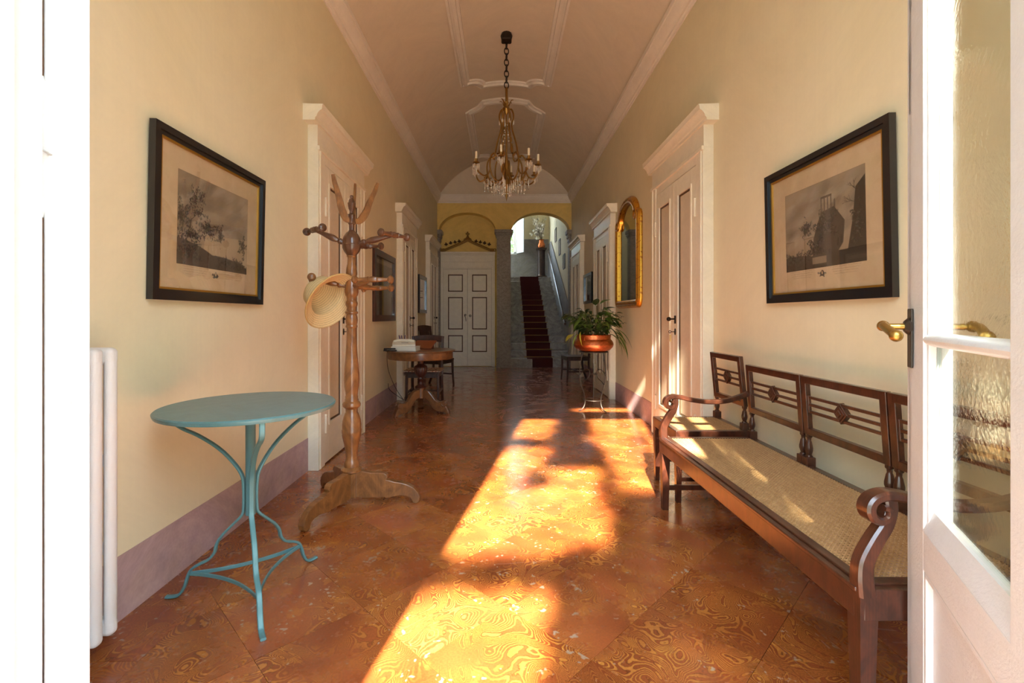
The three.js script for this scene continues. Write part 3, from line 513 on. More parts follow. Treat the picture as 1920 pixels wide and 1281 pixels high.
  arm(lo, 0.177, 0.026, -0.17, 1, 0.02, M.walnut); arm(lo, -0.235, 0.045, -0.02, -0.35, 0.94, M.walnut); arm(lo, 0.10, 0.0, 0.22, 0.94, -0.3, M.walnut);
}
// straw hat hung on the lower hook
{
  M.straw = std(0xffffff, 0.8, { map: rep(dataTex(256, 256, (x, y, o) => { const v = y / 256, u = x / 256, a = Math.sin(v * Math.PI * 2 * 24), n = tileNoise(u, v, 40, 2), k = 0.93 + 0.07 * a + 0.05 * n; o[0] = 226 * k; o[1] = 196 * k; o[2] = 142 * k; }), 1), bumpMap: rough01, bumpScale: 0.001 });
  const t = thing('straw_hat', 'pale straw sun hat hanging on the lower hook of the coat stand', 'hat', [-1.046, 1.262, -2.83]);
  const n = V(0.79, -0.50, 0.35).normalize();     // way the opening looks
  t.quaternion.setFromUnitVectors(V(0, -1, 0), n); t.scale.setScalar(1.08);
  const prof = [[0, 0.115], [0.045, 0.114], [0.076, 0.106], [0.093, 0.088], [0.101, 0.06], [0.106, 0.022], [0.109, 0.004], [0.12, -0.004], [0.14, -0.014], [0.166, -0.03], [0.172, -0.036]];
  const inner = prof.map(([r, y]) => [Math.max(r - 0.003, 0), y - 0.004]).reverse();
  const uvRad = (g) => { const p = g.attributes.position, uv = g.attributes.uv; for (let i = 0; i < p.count; i++) { const r = Math.hypot(p.getX(i), p.getZ(i)); uv.setXY(i, Math.atan2(p.getZ(i), p.getX(i)) / 6.283 * 3, (r - p.getY(i)) * 2.6); } return g; };
  part(t, 'crown', uvRad(lathe([...prof.slice(0, 7), ...inner.slice(-7)], 48, 1.2)), M.straw);
  part(t, 'brim', uvRad(lathe([...prof.slice(6), ...inner.slice(0, 5)], 48, 1.2)), M.straw);
  part(t, 'brim_edge', clean(new THREE.TorusGeometry(0.171, 0.0035, 8, 64).rotateX(Math.PI / 2).translate(0, -0.036, 0)), std(0xc09a5c, 0.8));
  part(t, 'hat_band', lathe([[0.1085, 0.006], [0.1095, 0.006], [0.107, 0.03], [0.105, 0.03]], 48), std(0xd2b684, 0.8));
}

// ---------------------------------------------------------------- mahogany bench and chair with cane seats
M.mahogany = phys(0xffffff, 0.3, { map: rep(timber(100, 52, 33, 44, 22, 15), 0.3, 0.6), clearcoat: 0.6, clearcoatRoughness: 0.15 });
M.cane = std(0xffffff, 0.55, { map: rep(timber(214, 176, 126, 164, 122, 78, 1.2), 0.1, 0.3) });
function caneGeo(x0, x1, y, z0, z1, p = 0.0155) {      // woven strands: pairs both ways and two diagonals, with open holes
  const g = [], w = 0.0023, th = 0.0014, strip = (ax, az, bx, bz, yy, ww = w) => { const L = Math.hypot(bx - ax, bz - az); if (L < 0.004) return; const b = new THREE.BoxGeometry(L, th, ww); b.rotateY(-Math.atan2(bz - az, bx - ax)); b.translate((ax + bx) / 2, yy, (az + bz) / 2); g.push(b); };
  for (let x = x0 + p / 2; x < x1; x += p) for (const s of [-1, 1]) strip(x + s * 0.0016, z0, x + s * 0.0016, z1, y);
  for (let z = z0 + p / 2; z < z1; z += p) for (const s of [-1, 1]) strip(x0, z + s * 0.0016, x1, z + s * 0.0016, y + 0.0013);
  const q = p * 1;
  for (let c = -(x1 - x0); c < z1 - z0; c += q) { const a = Math.max(0, -c), b = Math.min(x1 - x0, z1 - z0 - c); if (b > a) { strip(x0 + a, z0 + c + a, x0 + b, z0 + c + b, y + 0.0026, 0.0029); strip(x0 + a, z1 - c - a, x0 + b, z1 - c - b, y + 0.0036, 0.0029); } }
  return boxUV(mergeGeometries(g.map((k) => k.toNonIndexed())));
}
// a slatted back frame with three bars and a carved diamond, in local x (width), y up
function backFrame(parent, w, h, place) {
  const g = new THREE.Group(); g.name = 'back_frame'; parent.add(g); place(g);
  part(g, 'back_post', rbox(0, 0.034, 0, h, -0.013, 0.013, 0.004), M.mahogany); part(g, 'back_post', rbox(w - 0.034, w, 0, h, -0.013, 0.013, 0.004), M.mahogany);
  part(g, 'top_rail', [rbox(0.02, w - 0.02, h - 0.036, h, -0.013, 0.013, 0.004)], M.mahogany); part(g, 'bottom_rail', rbox(0.02, w - 0.02, 0, 0.034, -0.013, 0.013, 0.004), M.mahogany);
  for (const f of [0.355, 0.48, 0.60]) part(g, 'slat', rbox(0.03, w - 0.03, h * (1 - f) - 0.007, h * (1 - f) + 0.007, -0.006, 0.006, 0.003), M.mahogany);
  for (const x of [0.034, w - 0.034]) part(g, 'slat_block', rbox(x - 0.008, x + 0.008, h * 0.375, h * 0.67, -0.008, 0.008, 0.004), M.mahogany);
  const d = (r, z) => extrude(shapeOf([[0, r], [r * 0.92, 0], [0, -r], [-r * 0.92, 0]]), z, 0.003).translate(w / 2, h * 0.52, 0);
  part(g, 'carved_diamond', [d(0.046, 0.009), d(0.046, 0.009).translate(0, 0, -0.009), d(0.034, 0.013), d(0.018, 0.017)], M.mahogany);
  return g;
}
const baluster = (h) => lathe([[0, 0], [0.016, 0], [0.016, 0.006], [0.011, 0.012], [0.0125, 0.018], [0.0175, 0.034], [0.0175, 0.046], [0.012, 0.075], [0.009, h - 0.03], [0.010, h - 0.018], [0.015, h - 0.012], [0.015, h], [0, h]], 20);
const tapered = (w0, w1, h, x, z) => { const g = new THREE.CylinderGeometry(w0 / Math.SQRT2, w1 / Math.SQRT2, h, 4, 1).toNonIndexed(); g.rotateY(Math.PI / 4); g.computeVertexNormals(); return boxUV(g.translate(x, h / 2, z)); };
{
  // local x: from the front edge (0) to the wall side (0.545); local z along the length
  const t = thing('cane_bench', 'long dark mahogany bench with cane seat and scrolled arms along the right wall', 'bench', [0.952, 0, -2.83]);
  const D = 0.57, L = 1.585, S = 0.425;
  part(t, 'front_rail', [rbox(0, 0.035, S - 0.085, S, 0.02, L - 0.02, 0.005), rbox(-0.006, 0.004, S - 0.012, S + 0.002, 0.01, L - 0.01, 0.004)], M.mahogany);
  part(t, 'back_rail', rbox(D - 0.035, D, S - 0.085, S, 0.02, L - 0.02, 0.005), M.mahogany);
  for (const z of [0, L - 0.035]) part(t, 'side_rail', rbox(0.01, D, S - 0.085, S, z, z + 0.035, 0.005), M.mahogany);
  part(t, 'seat_frame', [rbox(0.02, 0.055, S - 0.012, S + 0.006, 0.02, L - 0.02, 0.004), rbox(D - 0.055, D - 0.02, S - 0.012, S + 0.006, 0.02, L - 0.02, 0.004), rbox(0.05, D - 0.05, S - 0.012, S + 0.006, 0.02, 0.055, 0.004), rbox(0.05, D - 0.05, S - 0.012, S + 0.006, L - 0.055, L - 0.02, 0.004)], M.mahogany);
  const cn = part(t, 'cane_seat', caneGeo(0.05, D - 0.05, S + 0.001, 0.05, L - 0.05), M.cane, 'woven golden cane'); cn.userData.kind = 'stuff';
  for (const z of [0.025, L - 0.025]) part(t, 'leg', tapered(0.05, 0.034, S - 0.02, 0.025, z), M.mahogany);
  for (const z of [0.025, L / 2, L - 0.025]) part(t, 'leg', tapered(0.045, 0.032, S - 0.02, D - 0.025, z), M.mahogany);
  for (const z of [0.025, L - 0.025]) part(t, 'stretcher', rbox(0.03, D - 0.03, 0.115, 0.145, z - 0.011, z + 0.011, 0.004), M.mahogany);
  for (let i = 0; i < 3; i++) {
    const z0 = 0.02 + i * 0.516, w = 0.509;
    const g = backFrame(t, w, 0.285, (q) => { q.position.set(D - 0.03, S + 0.155, z0); q.rotation.set(0, -Math.PI / 2, 0); q.rotation.order = 'YXZ'; q.rotation.x = 0.07; }); void g;
    for (const z of [z0 + 0.018, z0 + w - 0.018]) { part(t, 'baluster', baluster(0.112).translate(D - 0.03, S + 0.044, z), M.mahogany); part(t, 'baluster_block', rbox(D - 0.052, D - 0.008, S - 0.01, S + 0.046, z - 0.02, z + 0.02, 0.004), M.mahogany); }
  }
  for (const z of [0.018, L - 0.018]) {
    const arm = [[D - 0.02, 0.70, z], [D - 0.08, 0.675, z], [D - 0.17, 0.648, z], [D - 0.27, 0.64, z], [0.19, 0.652, z], [0.12, 0.668, z], [0.075, 0.672, z], [0.042, 0.66, z], [0.03, 0.638, z], [0.038, 0.614, z], [0.06, 0.606, z], [0.078, 0.617, z], [0.078, 0.636, z], [0.063, 0.641, z]];
    part(t, 'arm_rest', sweep(arm, V(0, 0, 1), rrect(0.046, 0.026, 0.006), (u) => [lerp(0.75, 1.1, Math.min(1, u * 1.6)), u > 0.62 ? lerp(1, 0.55, (u - 0.62) / 0.38) : 1], { smooth: 70 }), M.mahogany);
    part(t, 'arm_support', sweep([[0.022, S - 0.02, z], [0.018, S + 0.03, z], [0.022, S + 0.07, z], [0.05, S + 0.125, z], [0.078, S + 0.17, z], [0.09, S + 0.215, z], [0.088, S + 0.235, z]], V(0, 0, 1), rrect(0.04, 0.04, 0.006), (u) => lerp(1.15, 0.8, u), { smooth: 30 }), M.mahogany);
  }
}
function caneChair(name, label, pos, turn) {      // local x: front (0) to back (0.45); z across
  const t = thing(name, label, 'chair', pos, turn);
  const D = 0.46, W = 0.44, S = 0.445;
  part(t, 'seat_frame', [rbox(0, 0.04, S - 0.065, S, 0, W, 0.005), rbox(D - 0.04, D, S - 0.065, S, 0, W, 0.005), rbox(0.03, D - 0.03, S - 0.065, S, 0, 0.04, 0.005), rbox(0.03, D - 0.03, S - 0.065, S, W - 0.04, W, 0.005)], M.mahogany);
  const cn = part(t, 'cane_seat', caneGeo(0.035, D - 0.035, S - 0.004, 0.035, W - 0.035), M.cane, 'woven golden cane'); cn.userData.kind = 'stuff';
  for (const [x, z] of [[0.022, 0.022], [0.022, W - 0.022], [D - 0.022, 0.022], [D - 0.022, W - 0.022]]) part(t, 'leg', tapered(0.044, 0.028, S - 0.01, x, z), M.mahogany);
  for (const z of [0.022, W - 0.022]) part(t, 'stretcher', rbox(0.03, D - 0.03, 0.13, 0.155, z - 0.01, z + 0.01, 0.004), M.mahogany);
  part(t, 'stretcher', rbox(D / 2 - 0.01, D / 2 + 0.01, 0.13, 0.155, 0.03, W - 0.03, 0.004), M.mahogany);
  backFrame(t, W - 0.03, 0.315, (q) => { q.position.set(D - 0.02, S + 0.145, 0.015); q.rotation.order = 'YXZ'; q.rotation.set(0.10, -Math.PI / 2, 0); });
  for (const z of [0.034, W - 0.034]) { part(t, 'baluster', baluster(0.105).translate(D - 0.02, S + 0.042, z), M.mahogany); part(t, 'baluster_block', rbox(D - 0.042, D + 0.002, S - 0.01, S + 0.044, z - 0.02, z + 0.02, 0.004), M.mahogany); }
  return t;
}
caneChair('cane_chair', 'dark mahogany side chair with cane seat just beyond the bench', [1.075, 0, -3.33], 0);

// ---------------------------------------------------------------- framed engravings and pictures
function paperGround(c, w, h, r) {
  c.fillStyle = '#c4ad8c'; c.fillRect(0, 0, w, h);
  for (let i = 0; i < 900; i++) { c.fillStyle = `rgba(${r() < 0.5 ? '150,118,84' : '222,204,176'},${0.02 + r() * 0.03})`; const s = 6 + r() * 60; c.beginPath(); c.ellipse(r() * w, r() * h, s, s * (0.5 + r()), r() * 3, 0, 7); c.fill(); }
}
function foliage(c, r, x, y, rx, ry, n, dark) { for (let i = 0; i < n; i++) { const a = r() * 6.283, q = Math.pow(r(), 0.8) * (0.75 + 0.45 * Math.sin(a * 5 + x)), lit = r() < 0.3 ? 62 : 0, d = dark * 0.5 + lit; c.fillStyle = `rgba(${d + r() * 26 | 0},${d * 0.95 + r() * 22 | 0},${d * 0.88 + r() * 18 | 0},${0.5 + r() * 0.4})`; c.beginPath(); c.ellipse(x + Math.cos(a) * q * rx * 1.15, y + Math.sin(a) * q * ry * 1.15, 3 + r() * 9, 2 + r() * 5, r() * 3, 0, 7); c.fill(); } }
function branch(c, r, x, y, a, l, w, d) { const x2 = x + Math.cos(a) * l, y2 = y + Math.sin(a) * l; c.lineWidth = w; c.beginPath(); c.moveTo(x, y); c.lineTo(x2, y2); c.stroke(); if (d > 0) for (let i = 0; i < 2 + (r() * 2 | 0); i++) branch(c, r, lerp(x, x2, 0.5 + r() * 0.5), lerp(y, y2, 0.5 + r() * 0.5), a + (r() - 0.5) * 1.5, l * (0.5 + r() * 0.3), w * 0.6, d - 1); }
function engraving(kind) {
  return canvasTex(1200, 980, (c, w, h) => {
    const r = rng(kind ? 41 : 17); paperGround(c, w, h, r);
    const x0 = w * 0.15, x1 = w * 0.865, y0 = h * 0.165, y1 = h * 0.815;
    c.save(); c.beginPath(); c.rect(x0, y0, x1 - x0, y1 - y0); c.clip();
    // sky in soft bands of cloud
    c.fillStyle = '#9a876d'; c.fillRect(x0, y0, x1 - x0, y1 - y0);
    for (let i = 0; i < 500; i++) { const yy = y0 + r() * (y1 - y0) * 0.7, xx = lerp(x0, x1, r()), lt = n2(xx * 0.004 + kind * 9, yy * 0.006) + (kind ? 0.15 : (xx - x0) / (x1 - x0) * 0.6 - 0.25); const v = 118 + lt * 62; c.fillStyle = `rgba(${v + 10},${v},${v - 14},0.10)`; c.beginPath(); c.ellipse(xx, yy, 40 + r() * 60, 12 + r() * 26, -0.5, 0, 7); c.fill(); }
    const W = (u) => lerp(x0, x1, u), Hh = (v) => lerp(y0, y1, v);
    if (!kind) {      // river valley: tall thin tree at the left, woods, people on the bank
      c.fillStyle = '#b09c7e'; c.beginPath(); c.moveTo(W(0.35), Hh(0.62)); c.lineTo(W(1), Hh(0.55)); c.lineTo(W(1), Hh(1)); c.lineTo(W(0.3), Hh(1)); c.fill();
      foliage(c, r, W(0.06), Hh(0.48), 90, 110, 420, 58); foliage(c, r, W(0.38), Hh(0.55), 110, 70, 420, 50); foliage(c, r, W(0.56), Hh(0.58), 40, 80, 200, 54); foliage(c, r, W(0.92), Hh(0.64), 60, 70, 260, 62); foliage(c, r, W(0.18), Hh(0.66), 170, 50, 320, 56);
      c.fillStyle = '#4d4339'; c.beginPath(); c.moveTo(W(0), Hh(0.72)); c.quadraticCurveTo(W(0.25), Hh(0.74), W(0.45), Hh(0.84)); c.quadraticCurveTo(W(0.75), Hh(0.82), W(1), Hh(0.93)); c.lineTo(W(1), Hh(1)); c.lineTo(W(0), Hh(1)); c.fill();
      foliage(c, r, W(0.14), Hh(0.84), 130, 70, 420, 42); foliage(c, r, W(0.62), Hh(0.90), 90, 50, 260, 44); foliage(c, r, W(0.86), Hh(0.9), 100, 60, 260, 46);
      c.strokeStyle = '#3c332b'; branch(c, r, W(0.10), Hh(0.76), -1.25, 190, 7, 1); branch(c, r, W(0.17), Hh(0.46), -1.5, 130, 4, 2); foliage(c, r, W(0.20), Hh(0.26), 46, 90, 170, 52); foliage(c, r, W(0.28), Hh(0.22), 50, 60, 120, 56); foliage(c, r, W(0.26), Hh(0.40), 70, 34, 110, 52);
      for (const [u, v, s] of [[0.45, 0.75, 1], [0.50, 0.79, 0.8], [0.55, 0.80, 0.7]]) { c.fillStyle = '#b9a78e'; c.beginPath(); c.ellipse(W(u), Hh(v), 9 * s, 26 * s, 0, 0, 7); c.fill(); c.beginPath(); c.arc(W(u), Hh(v) - 31 * s, 7 * s, 0, 7); c.fill(); }
    } else {          // ruined arches on a crag above a pool, dark cliff with a bare tree at the right
      foliage(c, r, W(0.30), Hh(0.50), 66, 70, 280, 58);
      c.fillStyle = '#4a4036'; c.beginPath(); c.moveTo(W(0.40), Hh(0.98)); c.lineTo(W(0.40), Hh(0.64)); c.lineTo(W(0.50), Hh(0.36)); c.lineTo(W(0.66), Hh(0.33)); c.lineTo(W(0.78), Hh(0.52)); c.lineTo(W(0.76), Hh(0.76)); c.lineTo(W(0.60), Hh(0.98)); c.fill();
      foliage(c, r, W(0.55), Hh(0.52), 120, 100, 600, 56); foliage(c, r, W(0.42), Hh(0.78), 110, 80, 520, 44);
      c.fillStyle = '#5b4f43'; for (const u of [0.50, 0.54, 0.58, 0.62]) c.fillRect(W(u), Hh(0.20), 11, Hh(0.36) - Hh(0.20)); c.fillRect(W(0.50), Hh(0.18), W(0.635) - W(0.50), 16); c.fillRect(W(0.66), Hh(0.25), 14, 60);
      c.fillStyle = '#332b24'; c.beginPath(); c.moveTo(W(1), Hh(0.1)); c.lineTo(W(0.90), Hh(0.2)); c.lineTo(W(0.87), Hh(0.5)); c.lineTo(W(0.80), Hh(0.9)); c.lineTo(W(1), Hh(1)); c.fill(); foliage(c, r, W(0.92), Hh(0.62), 60, 150, 420, 36);
      c.strokeStyle = '#3a3129'; branch(c, r, W(0.93), Hh(0.26), -2.4, 70, 5, 3); branch(c, r, W(0.90), Hh(0.36), -2.8, 60, 4, 3);
      c.fillStyle = '#42392f'; c.beginPath(); c.moveTo(W(0), Hh(0.82)); c.quadraticCurveTo(W(0.3), Hh(0.80), W(0.5), Hh(0.9)); c.lineTo(W(0.55), Hh(0.84)); c.lineTo(W(1), Hh(0.84)); c.lineTo(W(1), Hh(1)); c.lineTo(W(0), Hh(1)); c.fill(); c.fillStyle = '#8a7862'; c.fillRect(W(0.38), Hh(0.87), W(0.56) - W(0.38), Hh(0.95) - Hh(0.87)); foliage(c, r, W(0.15), Hh(0.86), 130, 60, 380, 46);
      for (const [u, v, s] of [[0.70, 0.74, 1.1], [0.74, 0.72, 1], [0.60, 0.83, 0.8]]) { c.fillStyle = '#2e2721'; c.beginPath(); c.ellipse(W(u), Hh(v), 10 * s, 28 * s, 0.1, 0, 7); c.fill(); }
    }
    for (let y = y0; y < y1; y += 3) { c.strokeStyle = 'rgba(35,28,22,0.12)'; c.lineWidth = 1; c.beginPath(); c.moveTo(x0, y + r()); c.lineTo(x1, y + r()); c.stroke(); }
    c.restore();
    c.strokeStyle = 'rgba(70,56,42,0.7)'; c.lineWidth = 2; c.strokeRect(x0, y0, x1 - x0, y1 - y0);
    // dedication: small fine lines of script either side of a little crest
    c.strokeStyle = 'rgba(70,56,44,0.55)'; c.lineWidth = 1.4;
    for (const [a, b] of [[0.19, 0.44], [0.58, 0.83]]) for (let l = 0; l < 4; l++) { const yy = h * (0.826 + l * 0.017), aa = a + l * 0.012, bb = b - l * 0.012; c.beginPath(); for (let x = w * aa; x < w * bb; x += 3) { if (r() < 0.13) c.moveTo(x + 6, yy); else c.lineTo(x, yy + (r() - 0.5) * 6); } c.stroke(); }
    c.fillStyle = 'rgba(60,48,38,0.75)'; foliage(c, r, w * 0.51, h * 0.865, 36, 18, 90, 70); c.beginPath(); c.ellipse(w * 0.51, h * 0.855, 14, 20, 0, 0, 7); c.fill(); c.fillStyle = '#c4ad8c'; c.beginPath(); c.ellipse(w * 0.51, h * 0.857, 8, 12, 0, 0, 7); c.fill();
  });
}
M.blackLacquer = phys(0x14161c, 0.28, { clearcoat: 0.6, clearcoatRoughness: 0.12 });
M.gilt = std(0xb58a3c, 0.34, { metalness: 0.75 });
M.rosewood = phys(0xffffff, 0.35, { map: rep(timber(92, 46, 34, 46, 22, 18), 0.3, 0.6), clearcoat: 0.4 });
// local x across, y up from the lower edge, z out of the wall; the frame is four mitred bars
function bars(w, h, a, b, z0, z1, prof) {      // ring between inset a and inset b
  const m = (x, y) => [x, y];
  const sides = [[m(a, a), m(w - a, a), m(w - b, b), m(b, b)], [m(a, h - a), m(b, h - b), m(w - b, h - b), m(w - a, h - a)], [m(a, a), m(b, b), m(b, h - b), m(a, h - a)], [m(w - a, a), m(w - a, h - a), m(w - b, h - b), m(w - b, b)]];
  return sides.map((s) => { const g = extrude(shapeOf(s), z1 - z0, 0); g.translate(0, 0, z0); return g; });
}
function picture(name, label, w, h, frameMat, fw, sheet, place, { gilt = true, depth = 0.042, step = true, glassed = true } = {}) {
  const t = thing(name, label, 'picture');
  place(t);
  for (const g of bars(w, h, 0, fw * (step ? 0.62 : 1), 0.002, depth)) part(t, 'frame_bar', g, frameMat);
  if (step) for (const g of bars(w, h, fw * 0.62, fw, 0.002, depth * 0.72)) part(t, 'frame_bar', g, frameMat);
  if (gilt) for (const g of bars(w, h, fw, fw + 0.009, 0.002, depth * 0.62)) part(t, 'gilt_slip', g, M.gilt);
  const sh = boxUV(new THREE.PlaneGeometry(w - 2 * fw, h - 2 * fw));
  const uv = sh.attributes.uv; for (let i = 0; i < uv.count; i++) uv.setXY(i, uv.getX(i) / (w - 2 * fw) + 0.5, uv.getY(i) / (h - 2 * fw) + 0.5);
  part(t, 'print', sh.translate(w / 2, h / 2, depth * 0.3), sheet);
  part(t, 'backing_board', box(0.004, w - 0.004, 0.004, h - 0.004, 0.001, depth * 0.25), M.brownLine);
  if (glassed) part(t, 'glass', box(fw, w - fw, fw, h - fw, depth * 0.4, depth * 0.4 + 0.002), M.glass);
  return t;
}
const onLeft = (d, y, tilt = 0) => (t) => { t.position.set(XL, y, -d); t.rotation.order = 'YXZ'; t.rotation.set(tilt, Math.PI / 2, 0); };     // local x runs from near to far
const onRight = (d, y, tilt = 0) => (t) => { t.position.set(XR, y, -d); t.rotation.order = 'YXZ'; t.rotation.set(tilt, -Math.PI / 2, 0); };     // local x runs from far to near
picture('framed_engraving', 'black framed engraving of a river valley above the green table', 0.885, 0.735, M.blackLacquer, 0.046, std(0xffffff, 0.8, { map: engraving(0) }), onLeft(1.905, 1.222, 0.02), { depth: 0.03 });
picture('framed_engraving', 'black framed engraving of ruins on a crag above the bench', 0.885, 0.735, M.blackLacquer, 0.046, std(0xffffff, 0.8, { map: engraving(1) }), onRight(2.75, 1.228, 0.02), { depth: 0.03 });
{
  const dark = std(0xffffff, 0.6, { map: canvasTex(512, 420, (c, w, h) => { const r = rng(61); c.fillStyle = '#3d362e'; c.fillRect(0, 0, w, h); for (let i = 0; i < 500; i++) { const v = 40 + r() * 50; c.fillStyle = `rgba(${v + 14},${v + 6},${v - 4},0.2)`; c.beginPath(); c.ellipse(r() * w, r() * h, 6 + r() * 40, 4 + r() * 20, r() * 3, 0, 7); c.fill(); } c.fillStyle = '#8f8470'; c.fillRect(0, h * 0.04, w, h * 0.07); c.fillStyle = '#7d7466'; c.fillRect(w * 0.93, 0, w * 0.07, h); }) });
  picture('framed_picture', 'brown framed dark picture hanging behind the coat stand over the pedestal table', 1.04, 0.835, M.rosewood, 0.075, dark, onLeft(5.25, 1.095), { gilt: false, depth: 0.03, step: false });
  const list = std(0xffffff, 0.7, { map: canvasTex(256, 220, (c, w, h) => { const r = rng(5); c.fillStyle = '#b6a88c'; c.fillRect(0, 0, w, h); c.fillStyle = '#75684f'; for (const y of [0.3, 0.46, 0.6]) c.fillRect(w * 0.05, h * y, w * 0.9, 3); for (let i = 0; i < 80; i++) { c.fillStyle = `rgba(100,84,60,${r() * 0.4})`; c.fillRect(w * (0.1 + r() * 0.8), h * (0.05 + r() * 0.9), 14, 2); } }) });
  picture('framed_picture', 'small black framed print between the two far doors on the left wall', 0.80, 0.67, M.blackLacquer, 0.06, list, onLeft(8.10, 1.216), { gilt: false, depth: 0.035, step: false });
  const blue = std(0xffffff, 0.6, { map: canvasTex(256, 220, (c, w, h) => { const r = rng(8); c.fillStyle = '#34332f'; c.fillRect(0, 0, w, h); for (let i = 0; i < 200; i++) { const v = 40 + r() * 60; c.fillStyle = `rgba(${v + 8},${v + 4},${v},0.25)`; c.beginPath(); c.ellipse(r() * w, r() * h, 4 + r() * 20, 3 + r() * 10, r() * 3, 0, 7); c.fill(); } c.fillStyle = '#77736a'; for (const y of [0.3, 0.48, 0.66]) c.fillRect(0, h * y, w, 2); }) });
  picture('framed_picture', 'black framed dark print behind the plant between the far right doors', 0.78, 0.54, M.blackLacquer, 0.05, blue, onRight(8.87, 1.39), { gilt: false, depth: 0.035, step: false });
  const SW = XR - 0.002, small = std(0xcfc6b0, 0.8), small2 = std(0x9c9482, 0.8);
  for (const [d, y, w, h, m, l] of [[13.75, 3.31, 0.32, 0.40, small, 'uppermost small framed print beside the stairs'], [12.82, 2.81, 0.32, 0.43, small, 'middle one of three small framed prints beside the stairs'], [11.95, 2.35, 0.34, 0.37, small2, 'lowest small framed print beside the stairs']])
    picture('stair_print', l, w, h, M.blackLacquer, 0.03, m, (t) => { t.position.set(SW, y, -d); t.rotation.y = -Math.PI / 2; }, { gilt: false, depth: 0.02, step: false, glassed: false });
}
// arched gilt mirror on the right wall
{
  M.oldGilt = std(0xffffff, 0.3, { metalness: 0.85, map: rep(dataTex(256, 256, (x, y, o) => { const u = x / 256, v = y / 256, n = tileNoise(u, v, 9, 2), m = tileNoise(u, v, 30, 5), q = smoothstep(n * 0.6 + m * 0.5, 0.35, 0.6); o[0] = lerp(206, 128, q); o[1] = lerp(150, 62, q); o[2] = lerp(54, 30, q); }), 0.4) });
  M.mirror = std(0xd8d8d4, 0.03, { metalness: 1 });
  const t = thing('gilt_mirror', 'tall gilt mirror with an arched top on the right wall', 'mirror', [XR, 1.265, -6.33], -Math.PI / 2);
  const w = 1.07, H = 1.345, sh = 1.02;
  // outline with rounded feet, shoulders and a raised arch
  const path = []; const add = (x, y) => path.push([x, y]); const arc = (cx, cy, r, a0, a1, n = 8) => { for (let i = 0; i <= n; i++) { const a = lerp(a0, a1, i / n); add(cx + r * Math.cos(a), cy + r * Math.sin(a)); } };
  arc(0.10, 0.10, 0.06, -Math.PI / 2, -Math.PI, 6); add(0.04, sh); arc(0.10, sh - 0.0, 0.06, Math.PI, Math.PI * 0.55, 6);
  for (let i = 0; i <= 24; i++) { const a = Math.PI - i / 24 * Math.PI; add(w / 2 + Math.cos(a) * (w / 2 - 0.14), sh + 0.045 + Math.sin(a) * (H - sh - 0.085)); }
  arc(w - 0.10, sh, 0.06, Math.PI * 0.45, 0, 6); add(w - 0.04, 0.16); arc(w - 0.10, 0.10, 0.06, 0, -Math.PI / 2, 6);
  const fr = sweep(path.map(([x, y]) => [x, y, 0.03]), V(0, 0, 1), [[-0.028, -0.045], [0.012, -0.045], [0.028, -0.03], [0.03, -0.012], [0.014, 0.0], [0.026, 0.012], [0.024, 0.028], [0.006, 0.04], [-0.012, 0.048], [-0.028, 0.048]], () => 1, { closed: true, crease: 0.7 });
  part(t, 'frame', fr, M.oldGilt);
  const g = new THREE.ShapeGeometry(shapeOf(path), 12); part(t, 'mirror_glass', clean(g.translate(0, 0, 0.018)), M.mirror);
  part(t, 'backing', extrude(shapeOf(path), 0.012).translate(0, 0, 0.002), M.brownLine);
  part(t, 'crest_curl', [...[-1, 1].map((s) => clean(new THREE.TorusGeometry(0.05, 0.016, 8, 20).translate(w / 2 + s * (w / 2 - 0.13), sh + 0.05, 0.05)))], M.oldGilt);
}

